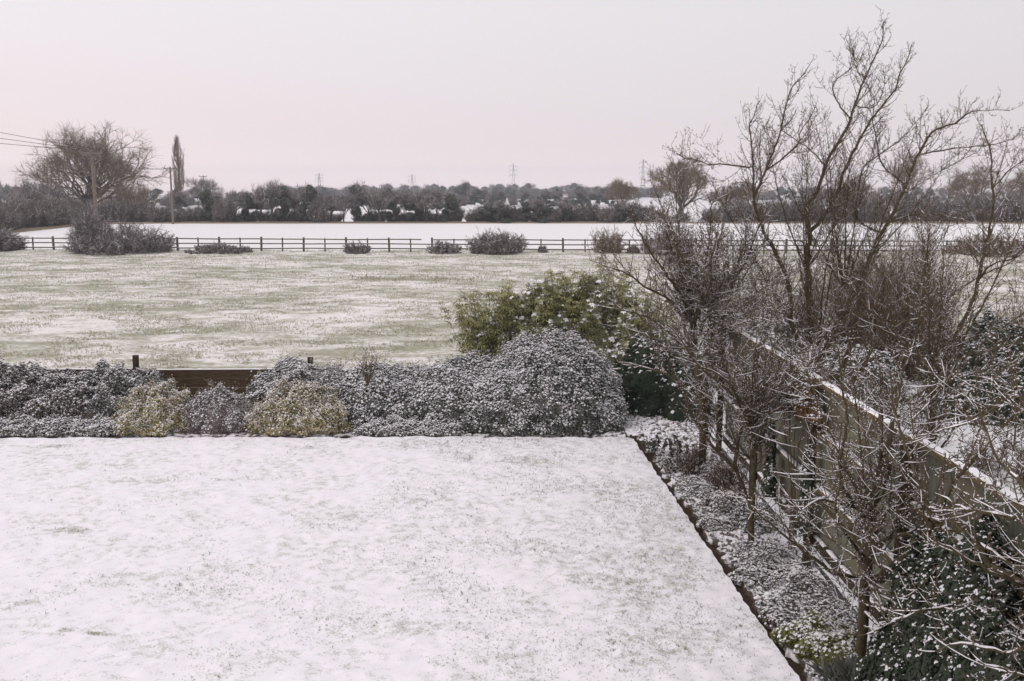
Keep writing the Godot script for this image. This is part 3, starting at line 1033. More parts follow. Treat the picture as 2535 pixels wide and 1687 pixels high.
func build_overhead_line() -> void:
	var p1 := Vector3(-33.6, -0.34, -80)
	var p2 := Vector3(-48.3, -0.34, -141)
	var p3 := Vector3(-57.0, -0.34, -178)
	var turn := atan2(p2.x - p1.x, p2.z - p1.z)
	utility_pole("tall wooden utility pole rising behind the mauve bramble mound by the rail fence", p1, 7.85, turn)
	utility_pole("wooden utility pole with crossarm standing at the edge of the white field", p2, 8.0, turn)
	utility_pole("farthest wooden utility pole, right of the poplar", p3 + Vector3(-9.0, 0, -35), 8.0, turn)
	var side := Vector3(cos(turn), 0, -sin(turn))
	var names := ["upper", "middle", "lower"]
	for k in 3:
		var off := side * (0.75 * (k - 1))
		var o := thing("overhead_wire", "%s of the thin wires running left from the nearest utility pole" % names[k], "wire", p1, "wires of the overhead line")
		var b := Buf.new()
		var pts := PackedVector3Array()
		var rr := PackedFloat32Array()
		var end := Vector3(-62.0, 14.2 - 1.5 * k, -74.0)
		for j in 25:
			var t := j / 24.0
			var p := (p1 + Vector3(0, 7.85, 0) + off).lerp(end, t)
			p.y -= 0.5 * 4.0 * t * (1 - t)
			pts.append(p - p1); rr.append(0.018)
		tube(b, pts, rr, 4)
		commit("wire_span", b, M.wire, o)
		var b2 := Buf.new()
		var pts2 := PackedVector3Array()
		var rr2 := PackedFloat32Array()
		for j in 25:
			var t := j / 24.0
			var p := (p1 + Vector3(0, 7.85, 0) + off).lerp(p2 + Vector3(0, 8.0, 0) + off, t)
			p.y -= 0.8 * 4.0 * t * (1 - t)
			pts2.append(p - p1); rr2.append(0.016)
		tube(b2, pts2, rr2, 4)
		commit("wire_span", b2, M.wire, o)

func pylon(at: Vector3, h: float, label: String) -> void:
	var o := thing("electricity_pylon", label, "pylon", at, "pylons on the skyline")
	var b := Buf.new()
	var prof := [[0.0, 2.5], [0.35, 1.4], [0.6, 0.85], [1.0, 0.2]]
	for j in 3:
		for s in [[-1, -1], [1, -1], [1, 1], [-1, 1]]:
			var a := Vector3(s[0] * prof[j][1], prof[j][0] * h, s[1] * prof[j][1])
			var e := Vector3(s[0] * prof[j + 1][1], prof[j + 1][0] * h, s[1] * prof[j + 1][1])
			stick(b, a, e, 0.14, 0.11)
			stick(b, a, Vector3(-s[1] * prof[j + 1][1], prof[j + 1][0] * h, s[0] * prof[j + 1][1]), 0.07, 0.07)
	commit("tower", b, M.iron, o)
	for y in [0.64, 0.77, 0.9]:
		var c := Buf.new()
		for s in [-1, 1]:
			stick(c, Vector3(0, y * h, 0), Vector3(s * 3.6, y * h + 0.3, 0), 0.13, 0.07)
			stick(c, Vector3(0, y * h + 1.6, 0), Vector3(s * 3.6, y * h + 0.3, 0), 0.1, 0.07)
			stick(c, Vector3(s * 3.4, y * h + 0.2, 0), Vector3(s * 3.4, y * h - 1.6, 0), 0.1, 0.1)
		commit("crossarm", c, M.iron, o)

# ---------------------------------------------------------------- planting
func low_shrub(called: String, label: String, cat: String, at: Vector3, S: Dictionary, group := "") -> Node3D:
	var o := thing(called, label, cat, at, group)
	shrub(o, S)
	return o

func build_border() -> void:
	var jun := {"mat": M.juniper, "leaf2": M.grey_green, "mix": 0.3, "leaf": "needle", "dense": 700, "s0": 0.05, "s1": 0.095, "snow": 1.15, "lump": 0.72, "amp": 0.12, "freq": 1.6, "rise": 0.25, "core": 0.9, "seed": 2, "sprays": 260}
	var a := jun.duplicate()
	a.lobes = [[Vector3(0, 0.15, 0), Vector3(1.28, 1.42, 1.15)], [Vector3(-1.5, 0, 0.05), Vector3(1.25, 1.1, 1.0)], [Vector3(0.85, 0, 0.15), Vector3(0.5, 0.85, 0.8)], [Vector3(-0.7, 0, 0.35), Vector3(1.1, 1.05, 0.85)]]
	low_shrub("juniper_shrub", "large domed dark juniper dusted with snow at the corner of the lawn", "shrub", Vector3(0.75, -0.05, -18.05), a)
	var b := jun.duplicate()
	b.lobes = [[Vector3(0, 0, 0), Vector3(1.15, 0.95, 0.85)], [Vector3(0.9, 0, -0.1), Vector3(0.8, 0.95, 0.8)]]
	b.seed = 5
	low_shrub("spreading_shrub", "low dark spreading evergreen behind the thin sapling", "shrub", Vector3(-2.45, -0.05, -18.2), b)
	low_shrub("grey_shrub", "pale grey snow covered shrub behind the rounder yellow bush", "shrub", Vector3(-4.05, -0.05, -18.35), {"mat": M.grey_green, "leaf": "needle", "dense": 750, "s0": 0.05, "s1": 0.09, "snow": 0.85, "lump": 0.8, "seed": 6, "core": 0.9, "sprays": 180, "lobes": [[Vector3(0, 0, 0), Vector3(0.95, 1.02, 0.7)], [Vector3(0.6, 0, 0.1), Vector3(0.7, 0.9, 0.6)]]})
	low_shrub("spindle_shrub", "yellow variegated snowy bush in front of the bare low board", "shrub", Vector3(-6.38, -0.05, -17.36), {"mat": M.yellow_leaf, "leaf2": M.moss, "mix": 0.25, "dense": 1000, "s0": 0.04, "s1": 0.07, "snow": 1.1, "lump": 0.8, "seed": 7, "sprays": 90, "amp": 0.3, "freq": 2.4, "core": 0.88, "lobes": [[Vector3(0, 0.05, 0), Vector3(0.66, 0.7, 0.5)], [Vector3(-0.3, 0.0, 0.05), Vector3(0.42, 0.5, 0.42)]]})
	low_shrub("spindle_shrub", "rounder yellow variegated snowy bush left of the thin sapling", "shrub", Vector3(-3.9, -0.05, -17.36), {"mat": M.yellow_leaf, "leaf2": M.moss, "mix": 0.25, "dense": 1000, "s0": 0.04, "s1": 0.07, "snow": 1.1, "lump": 0.8, "seed": 8, "sprays": 90, "amp": 0.3, "freq": 2.4, "core": 0.88, "lobes": [[Vector3(0.1, 0.08, 0), Vector3(0.78, 0.68, 0.52)], [Vector3(-0.45, 0.0, 0.05), Vector3(0.42, 0.45, 0.4)]]})
	low_shrub("heather_shrub", "mauve grey low heather between the two yellow bushes", "shrub", Vector3(-5.4, -0.05, -17.42), {"mat": M.heather, "leaf": "needle", "dense": 1000, "s0": 0.04, "s1": 0.075, "snow": 0.55, "lump": 0.7, "seed": 9, "core": 0.88, "sprays": 120, "lobes": [[Vector3(0, 0, 0), Vector3(0.62, 0.68, 0.5)], [Vector3(0.35, 0, 0.1), Vector3(0.4, 0.42, 0.35)]]})
	var cot := {"mat": M.cotoneaster, "leaf2": M.juniper, "mix": 0.35, "leaf": "small", "dense": 620, "s0": 0.05, "s1": 0.085, "snow": 0.8, "lump": 0.78, "amp": 0.3, "freq": 2.0, "core": 0.86, "seed": 10, "sprays": 240}
	var c := cot.duplicate()
	c.lobes = [[Vector3(-0.5, 0, 0), Vector3(1.2, 0.9, 0.9)], [Vector3(0.6, 0, 0.1), Vector3(0.9, 0.78, 0.8)]]
	low_shrub("cotoneaster_shrub", "straggly snowy brown shrub at the left end of the border", "shrub", Vector3(-9.0, -0.05, -18.2), c)
	var d := cot.duplicate()
	d.lobes = [[Vector3(0, 0, 0), Vector3(0.9, 0.84, 0.75)], [Vector3(0.75, 0, -0.1), Vector3(0.5, 0.74, 0.6)]]
	d.seed = 11
	d.mat = M.grey_green
	low_shrub("cotoneaster_shrub", "grey snowy shrub just left of the low board fence", "shrub", Vector3(-7.75, -0.05, -18.3), d)
	for q in [[-8.6, 1.2, "wide cushion of snow covered edging plant at the far left lawn edge"], [-7.3, 0.6, "small snow covered edging plant left of the first yellow bush"], [-2.05, 0.7, "snow covered edging plant below the thin sapling"], [-1.2, 0.5, "small snowy edging plant at the foot of the juniper"]]:
		low_shrub("edging_plant", q[2], "plant", Vector3(q[0], -0.06, -17.1), {"mat": M.grey_green, "dense": 800, "s0": 0.035, "s1": 0.065, "snow": 1.7, "lump": 1.3, "seed": 12, "amp": 0.5, "freq": 3.0, "core": 0.8, "lobes": [[Vector3(0, 0, 0), Vector3(q[1], 0.24, 0.3)]]})
	# dark evergreen in the corner by the tall fence
	low_shrub("dark_evergreen", "very dark evergreen bush in the corner right of the juniper", "shrub", Vector3(2.75, -0.05, -18.9), {"mat": M.laurel, "leaf": "narrow", "dense": 330, "s0": 0.09, "s1": 0.16, "snow": 0.1, "lump": 0.5, "seed": 13, "core": 0.85, "lobes": [[Vector3(0, 0, 0), Vector3(0.85, 1.35, 0.55)], [Vector3(0.6, 0, 0.5), Vector3(0.5, 1.1, 0.5)]]})
	build_bamboo()
	# the sapling
	var o := thing("sapling", "thin bare sapling standing at the edge of the border", "tree", Vector3(-2.64, -0.04, -17.6))
	var t := Buf.new()
	tube(t, PackedVector3Array([Vector3(0, -0.05, 0), Vector3(0.01, 0.3, 0), Vector3(-0.015, 0.6, 0), Vector3(0, 0.95, 0)]), PackedFloat32Array([0.02, 0.017, 0.015, 0.014]), 7)
	commit("trunk", t, M.bark_stem, o)
	var T := {"twigs": Buf.new(), "snow": Buf.new(), "up": 0.22, "wobble": 0.12, "chance": 0.5, "depth": 0.008, "gap2": 0.088, "spur": 0.07}
	for k in 11:
		var an := TAU * k / 11.0
		sprout(T, Vector3(0, rng.randf_range(0.72, 0.95), 0), Vector3(cos(an) * 0.55, 1, sin(an) * 0.55).normalized(), rng.randf_range(0.4, 0.62), 0.006, 1)
	commit("twigs", T.twigs, M.bark_red, o).set_meta("kind", "stuff")
	commit("snow", T.snow, M.snow, o).set_meta("kind", "stuff")

func build_bamboo() -> void:
	var o := thing("bamboo_clump", "yellow green bamboo like clump of narrow leaves behind the juniper", "bamboo", Vector3(0.9, -0.3, -20.7))
	shrub(o, {"mat": M.bamboo_dark, "leaf2": M.bamboo_leaf, "mix": 0.45, "leaf": "narrow", "dense": 170, "s0": 0.15, "s1": 0.26, "snow": 0.28, "lump": 0.28, "amp": 0.4, "freq": 1.4, "core": 0.55, "seed": 14, "rise": 0.5, "lobes": [[Vector3(-1.0, 0.3, 0), Vector3(0.8, 1.45, 0.75)], [Vector3(-0.2, 0.5, 0), Vector3(0.95, 1.75, 0.85)], [Vector3(0.9, 0.5, 0), Vector3(1.0, 1.75, 0.85)], [Vector3(1.5, 0.3, 0.1), Vector3(0.75, 1.7, 0.75)], [Vector3(-1.5, 0.0, 0.7), Vector3(0.6, 0.95, 0.5)]]})
	var canes := Buf.new()
	var lv := PackedFloat32Array()
	var sn := PackedFloat32Array()
	for k in 170:
		var x := rng.randf_range(-1.6, 2.0)
		var z := rng.randf_range(-0.6, 0.6)
		var h := rng.randf_range(2.2, 3.15) - absf(x - 0.5) * 0.3
		var lean := Vector3(rng.randf_range(-0.25, 0.25) + x * 0.08, 1, rng.randf_range(-0.2, 0.2)).normalized()
		var p := Vector3(x, 0, z)
		var pts := PackedVector3Array()
		var rr := PackedFloat32Array()
		for j in 6:
			pts.append(p + lean * h * j / 5.0 + Vector3(lean.x, 0, lean.z) * pow(j / 5.0, 2) * 0.4)
			rr.append(lerpf(0.009, 0.003, j / 5.0))
		tube(canes, pts, rr, 4)
		for j in 16:
			var t := rng.randf_range(2.4, 5.0)
			var i := mini(int(t), 4)
			var q := pts[i].lerp(pts[i + 1], t - i) + Vector3(rng.randf_range(-0.1, 0.1), 0, rng.randf_range(-0.1, 0.1))
			var s := rng.randf_range(0.10, 0.19)
			tuft_at(lv, q, Vector3(rng.randf_range(-0.7, 0.7), 1, rng.randf_range(-0.7, 0.7)), s)
			if rng.randf() < 0.1:
				lump_at(sn, q + UP * s * 0.25, s * 0.3)
	commit("canes", canes, M.bark_stem, o).set_meta("kind", "stuff")
	scatter("shoot_foliage", leaf_meshes.narrow, M.bamboo_leaf, lv, o)
	scatter("shoot_snow", leaf_meshes.lump, M.snow, sn, o)

func build_bed_plants() -> void:
	# snow capped flower heads
	for q in [[2.32, -15.6, 15, "snow capped dead flower heads nearest the lawn corner"], [2.62, -15.15, 12, "snow capped dead flower heads beside the red twigged bush"]]:
		var o := thing("sedum_plant", q[3], "plant", Vector3(q[0], -0.06, q[1]), "dead flower heads in the bed")
		var st := Buf.new()
		var caps := PackedFloat32Array()
		var lv := PackedFloat32Array()
		for k in q[2]:
			var e := Vector3(rng.randf_range(-0.24, 0.24), rng.randf_range(0.25, 0.5), rng.randf_range(-0.22, 0.22))
			stick(st, Vector3(e.x * 0.4, 0, e.z * 0.4), e, 0.005, 0.004)
			lump_at(caps, e + UP * 0.012, rng.randf_range(0.07, 0.11), 0.6)
			for j in 4:
				tuft_at(lv, e * Vector3(0.8, rng.randf_range(0.3, 0.9), 0.8), Vector3(rng.randf_range(-1, 1), 0.6, rng.randf_range(-1, 1)), 0.06)
		commit("stems", st, M.bark_red, o).set_meta("kind", "stuff")
		scatter("foliage", leaf_meshes.small, M.juniper, lv, o)
		scatter("snow_caps", leaf_meshes.lump, M.snow, caps, o)
	var r := thing("red_twig_bush", "small reddish twiggy bush dusted with snow beside the lawn edge", "shrub", Vector3(2.72, -0.05, -14.55))
	bush_far(r, 0.5, 0.95, 26, 0.0055, 0.5, M.bark_red, 0.2)
	var r2 := thing("red_twig_bush", "dull red twiggy bush against the foot of the tall fence", "shrub", Vector3(3.1, -0.05, -13.7))
	bush_far(r2, 0.55, 0.8, 22, 0.0055, 0.5, M.bark_red, 0.2)
	# low plants in the bed
	var spots := [[2.85, -12.9, 0.3, 0.2], [2.65, -13.6, 0.26, 0.16], [3.1, -12.2, 0.28, 0.22], [2.6, -12.1, 0.22, 0.1], [2.95, -11.0, 0.3, 0.14], [2.7, -10.4, 0.24, 0.1], [3.15, -10.1, 0.3, 0.2], [2.85, -9.6, 0.26, 0.12], [3.2, -9.2, 0.25, 0.2], [2.62, -9.3, 0.16, 0.12], [3.0, -14.4, 0.2, 0.2], [2.5, -14.9, 0.2, 0.12]]
	var where := ["beside the red twigged bush", "at the lawn edge below the red twigged bush", "at the foot of the fence behind the middle tree", "close to the lawn edge beside the middle tree", "just in front of the middle tree's foot", "near the lawn edge between the two bed trees", "under the fence between the two bed trees", "in mid bed behind the nearest tree", "against the fence behind the nearest tree", "on the lawn edge just behind the yellow green clump", "under the red twigged bush by the fence", "by the lawn edge near the dead flower heads"]
	for k in spots.size():
		var p: Array = spots[k]
		low_shrub("ground_cover_plant", "low snow speckled plant " + where[k], "plant", Vector3(p[0], -0.06, p[1]), {"mat": [M.cotoneaster, M.grey_green, M.juniper][k % 3], "dense": 420, "s0": 0.03, "s1": 0.06, "snow": 1.2, "lump": 0.9, "seed": 20 + k, "amp": 0.4, "freq": 3.0, "core": 0.4, "lobes": [[Vector3.ZERO, Vector3(p[2], p[3], p[2] * 1.3)]]}, "low plants in the bed")
	# dark leaf litter and plant stubs all over the bed
	var stubs := PackedFloat32Array()
	var pats := PackedFloat32Array()
	for k in 5500:
		var z := rng.randf_range(-19.0, -6.5)
		var x := rng.randf_range(lawn_edge_x(z) + 0.18, 3.4)
		if rng.randf() < 0.4:
			tuft_at(stubs, Vector3(x, -0.05, z), Vector3(rng.randf_range(-1, 1), 1, rng.randf_range(-1, 1)), rng.randf_range(0.02, 0.06))
		else:
			lump_at(pats, Vector3(x, -0.045, z), rng.randf_range(0.025, 0.075), 0.6)
	tag(scatter("leaf_litter", leaf_meshes.small, M.cotoneaster, stubs, self), "dark leaf litter and plant stubs in the snowy bed", "leaf litter")
	tag(scatter("bed_snow", leaf_meshes.lump, M.snow, pats, self), "small lumps of snow lying on the bed", "snow")
	# plants hanging over the soil edge of the lawn
	var ov := PackedFloat32Array()
	for k in 900:
		var z := rng.randf_range(-16.6, -6.5)
		var x := lawn_edge_x(z) + 0.16 + absf(rng.randfn(0, 0.05))
		tuft_at(ov, Vector3(x, -0.06, z), Vector3(-0.6, 1, rng.randf_range(-0.5, 0.5)), rng.randf_range(0.03, 0.06))
	tag(scatter("edge_weeds", leaf_meshes.blade, M.juniper, ov, self), "dark weeds along the soil edge of the lawn", "weeds")
	low_shrub("yellow_green_plant", "yellow green mossy clump at the foot of the nearest tree", "plant", Vector3(2.86, -0.05, -8.75), {"mat": M.moss, "leaf": "needle", "dense": 1500, "s0": 0.04, "s1": 0.08, "snow": 0.45, "lump": 0.6, "seed": 40, "amp": 0.35, "freq": 3.0, "core": 0.85, "lobes": [[Vector3.ZERO, Vector3(0.3, 0.26, 0.32)], [Vector3(0.12, 0, 0.3), Vector3(0.22, 0.26, 0.24)]]})
	var g := thing("grass_tussock", "dark green grass tussock at the very bottom of the bed", "grass", Vector3(3.02, -0.06, -8.0))
	var gd := PackedFloat32Array()
	for k in 130:
		tuft_at(gd, Vector3(rng.randfn(0, 0.09), 0, rng.randfn(0, 0.09)), Vector3(rng.randf_range(-0.8, 0.8), 1, rng.randf_range(-0.8, 0.8)), rng.randf_range(0.15, 0.28))
	scatter("blades", leaf_meshes.grass, M.juniper, gd, g)
	# ivy over the near end of the fence
	low_shrub("ivy_mass", "dark glossy ivy smothering the near end of the tall fence", "ivy", Vector3(3.3, -0.05, -6.7), {"mat": M.ivy, "leaf": "broad", "dense": 700, "s0": 0.045, "s1": 0.075, "snow": 0.3, "lump": 0.65, "seed": 41, "amp": 0.35, "freq": 1.8, "core": 0.85, "lobes": [[Vector3(0, 0.4, 0.2), Vector3(0.34, 1.25, 1.25)], [Vector3(-0.05, 0.0, -0.8), Vector3(0.3, 0.85, 0.6)], [Vector3(-0.2, 0.0, 0.2), Vector3(0.5, 0.6, 1.0)]]})
	# withered climber below the cap of the fence
	var cl := thing("withered_climber", "withered brown climber hanging under the cap of the tall fence", "climber", Vector3(3.36, 0, -11.4))
	shrub(cl, {"mat": M.dry_leaf, "leaf": "broad", "dense": 380, "s0": 0.05, "s1": 0.09, "snow": 0.55, "lump": 0.7, "seed": 42, "amp": 0.5, "freq": 3.0, "core": 0.3, "lobes": [[Vector3(0.0, 1.72, 0.3), Vector3(0.09, 0.26, 0.75)], [Vector3(0.0, 1.6, -0.6), Vector3(0.09, 0.3, 0.5)]]})
	var vs := Buf.new()
	for k in 4:
		tube(vs, PackedVector3Array([Vector3(0.0, -0.06, 0.1 * k), Vector3(0.02, 0.7, 0.05 * k - 0.1), Vector3(0.0, 1.3, 0.2 * k - 0.4), Vector3(0.0, 1.8, 0.35 * k - 0.6)]), PackedFloat32Array([0.012, 0.01, 0.008, 0.005]), 5)
	commit("stems", vs, M.twig, cl)
	# small ivy on two fence posts
	for q in [[-10.75, 0.5, "thin ivy climbing the post behind the middle tree"], [-12.3, 0.45, "thin ivy on the planks behind the middle tree"]]:
		low_shrub("fence_ivy", q[2], "ivy", Vector3(3.33, -0.05, q[0]), {"mat": M.ivy, "leaf": "broad", "dense": 500, "s0": 0.04, "s1": 0.07, "snow": 0.4, "lump": 0.6, "seed": 43, "amp": 0.4, "core": 0.5, "lobes": [[Vector3(0, q[1], 0), Vector3(0.08, 0.75, 0.14)]]})

func build_trees() -> void:
	var spec := {
		"near_bed": ["fruit_tree", "nearest bare fruit tree in the bed, its thick side limb laden with snow", Vector3(3.12, 0, -8.3)],
		"mid_bed": ["fruit_tree", "slim bare fruit tree in the middle of the bed", Vector3(2.92, 0, -11.5)],
		"far_bed": ["fruit_tree", "bare fruit tree with two trunks at the far end of the bed", Vector3(2.98, 0, -15.0)],
		"neighbour": ["fruit_tree", "tallest bare fruit tree, behind the tall fence", Vector3(5.17, 0, -16.2)],
		"slender": ["fruit_tree", "slender leaning bare tree behind the tall fence at the right", Vector3(5.04, 0, -11.5)],
		"right": ["fruit_tree", "bare tree reaching in from the right edge with long snowy branches", Vector3(3.17, 0, -4.70)]}
	var tune := {
		"near_bed": {"chance": 0.92, "depth": 0.013, "gap1": 0.085, "gap2": 0.11, "spur": 0.045, "l0": 0.12, "l1": 0.7, "up": 0.07, "wobble": 0.075, "shoots": 1.0, "s1": 1.1, "thick": 1.15, "lift": 0.15, "rmax": 0.007, "extra": [[3.15, 1.4, -8.3, 7, 0.8, 1.6, 1.1], [3.12, 0.95, -8.3, 5, 0.7, 1.4, 1.5]], "wall": 3.3},
		"mid_bed": {"chance": 0.9, "depth": 0.013, "gap1": 0.07, "gap2": 0.1, "spur": 0.05, "l0": 0.15, "l1": 0.75, "up": 0.09, "wobble": 0.08, "shoots": 1.4, "s1": 1.1, "thick": 1.15, "lift": 0.3, "rmax": 0.007, "extra": [[2.88, 1.4, -11.5, 8, 1.0, 2.0, 1.0], [2.9, 1.0, -11.5, 5, 0.8, 1.5, 1.4]], "wall": 3.3},
		"far_bed": {"chance": 0.86, "depth": 0.013, "gap1": 0.062, "gap2": 0.09, "spur": 0.06, "l0": 0.2, "l1": 0.85, "up": 0.09, "wobble": 0.08, "shoots": 1.4, "s1": 1.2, "thick": 1.1, "lift": 0.35, "rmax": 0.008, "extra": [[2.78, 2.2, -15.0, 8, 1.3, 2.5, 1.0], [3.17, 2.2, -15.3, 8, 1.3, 2.5, 1.0], [2.8, 1.6, -15.0, 7, 1.0, 1.9, 1.6], [2.9, 2.0, -15.1, 6, 1.0, 1.8, 1.5]]},
		"neighbour": {"chance": 0.58, "depth": 0.013, "gap1": 0.058, "gap2": 0.1, "spur": 0.07, "l0": 0.2, "l1": 0.75, "up": 0.15, "wobble": 0.09, "shoots": 1.0, "s1": 0.9, "thick": 0.95, "lift": 0.3, "rmax": 0.008, "extra": [[5.1, 1.3, -16.2, 7, 2.5, 4.2, 0.75], [4.85, 2.9, -16.2, 6, 1.5, 3.0, 0.8], [5.6, 2.6, -16.5, 7, 1.5, 3.0, 0.9]]},
		"slender": {"chance": 0.75, "depth": 0.013, "gap1": 0.07, "gap2": 0.09, "spur": 0.07, "l0": 0.2, "l1": 0.8, "up": 0.12, "wobble": 0.08, "shoots": 1.2, "s1": 1.1, "thick": 1.1, "lift": 0.35, "rmax": 0.007, "extra": [[5.02, 2.0, -11.5, 6, 1.2, 2.4, 0.9], [5.04, 1.0, -11.5, 5, 1.0, 2.2, 1.0]]},
		"right": {"chance": 0.92, "depth": 0.013, "gap1": 0.08, "gap2": 0.11, "spur": 0.045, "l0": 0.12, "l1": 0.65, "up": 0.08, "wobble": 0.075, "shoots": 1.0, "s1": 0.9, "thick": 1.0, "lift": 0.2, "rmax": 0.005}}
	for k in spec:
		var s: Array = spec[k]
		var o := thing(s[0], s[1], "tree", s[2], "bare fruit trees")
		fruit_tree(o, LIMBS[k], tune[k])

func build_neighbour_plants() -> void:
	low_shrub("laurel_shrub", "dark laurel bush with snowy leaves at the right edge beyond the fence", "shrub", Vector3(9.4, -0.05, -18.6), {"mat": M.laurel, "leaf": "broad", "dense": 330, "s0": 0.09, "s1": 0.15, "snow": 0.36, "lump": 0.55, "seed": 50, "amp": 0.3, "core": 0.84, "lobes": [[Vector3(0, 0.1, 0), Vector3(1.1, 1.55, 1.0)], [Vector3(1.0, 0, 0.2), Vector3(0.9, 1.75, 0.9)], [Vector3(-0.75, 0, 0.2), Vector3(0.7, 0.9, 0.7)]]})
	low_shrub("grey_shrub", "pale snowy evergreen seen through the two trunked tree", "shrub", Vector3(5.35, -0.1, -21.5), {"mat": M.grey_green, "leaf": "small", "dense": 300, "s0": 0.07, "s1": 0.12, "snow": 0.9, "lump": 0.8, "seed": 51, "core": 0.86, "lobes": [[Vector3(0, 0, 0), Vector3(1.1, 1.75, 0.9)]]})
	low_shrub("grey_shrub", "pale snowy evergreen seen past the foot of the tallest fruit tree", "shrub", Vector3(6.9, -0.05, -20.2), {"mat": M.juniper, "leaf": "small", "dense": 300, "s0": 0.07, "s1": 0.12, "snow": 0.9, "lump": 0.8, "seed": 52, "core": 0.86, "lobes": [[Vector3(0, 0, 0), Vector3(1.2, 1.0, 0.9)]]})
	var h1 := thing("stem_thicket", "tall thicket of upright reddish stems behind the tallest fruit tree", "shrub", Vector3(8.6, -0.1, -22.5))
	bush_far(h1, 4.3, 4.2, 170, 0.009, 0.55, M.bark_stem, -0.05)
	var h2 := thing("stem_thicket", "thicket of upright reddish stems cut by the right edge", "shrub", Vector3(11.9, -0.1, -21.5))
	bush_far(h2, 3.7, 2.6, 60, 0.009, 0.5, M.bark_stem, -0.05)
	var h3 := thing("stem_thicket", "smaller thicket of brown stems between the taller thickets", "shrub", Vector3(6.6, -0.1, -24.0))
	bush_far(h3, 3.3, 2.8, 60, 0.009, 0.5, M.bark_red, -0.05)
	var spots := [[5.6, -18.2, 1.3, 2.0, "tangled snowy bramble left of the tallest fruit tree's foot"], [6.6, -16.4, 1.2, 1.8, "tangled snowy bramble right of the tallest fruit tree's foot"], [7.4, -14.2, 1.0, 1.9, "tangled snowy bramble near the slender leaning tree"], [4.7, -14.2, 1.6, 1.4, "tangled snowy bramble close behind the fence cap"], [6.0, -12.6, 0.8, 1.5, "tangled brown bramble behind the near part of the fence"]]
	for s in spots:
		var o := thing("bramble", s[4], "bramble", Vector3(s[0], -0.05, s[1]), "brambles beyond the tall fence")
		bush_far(o, s[2], s[3], 30, 0.007, 0.7, M.bark_red, 0.5)

func build_meadow_bushes() -> void:
	# [disp x centre, D, h, w, kind, label]
	var list := [
		[5, 76.5, 2.2, 4.6, "mauve bramble mound on the rail fence cut by the left edge", M.twig_mauve],
		[218, 74.5, 4.5, 4.4, "tallest mauve bramble mound at the foot of the utility pole", M.twig_mauve],
		[290, 74.0, 2.7, 8.6, "long low tail of the tallest bramble mound", M.twig_mauve],
		[508, 74.0, 1.0, 5.2, "low bramble patch in front of the rail fence left of centre", M.twig_mauve],
		[822, 73.6, 1.1, 2.4, "small bramble clump tangled in the rail fence by the broken rail bay", M.twig_far],
		[1022, 73.2, 1.1, 2.8, "bramble clump right of the broken top rail", M.twig_far],
		[1144, 72.6, 2.15, 5.2, "dense rounded bush on the rail fence left of the brown bush", M.twig_far],
		[1400, 72.8, 2.4, 3.2, "upright brown bush growing through the rail fence", M.twig_brown],
		[1250, 73.2, 0.7, 0.9, "tiny bush at a rail fence post", M.twig_far],
		[1530, 72.0, 2.0, 4.4, "rounded bush on the rail fence seen through branches", M.twig_far],
		[1455, 72.5, 0.8, 1.2, "small tuft of stems at the rail fence beside the brown bush", M.twig_brown],
		[2260, 71.0, 1.8, 6.0, "brown bush on the rail fence near the right edge", M.twig_brown]]
	for s in list:
		var D: float = s[1]
		var x: float = (s[0] * 0.43463 - 512.0) / 983.0 * D * 1.002
		var o := thing("meadow_bush", s[4], "bush", Vector3(x, -0.34, -D), "bushes along the rail fence")
		var upright: bool = s[5] == M.twig_brown
		bush_far(o, s[2], s[3], 110 if s[3] > 4 else 50, 0.02, 0.5, s[5], -0.05 if upright else 0.45)

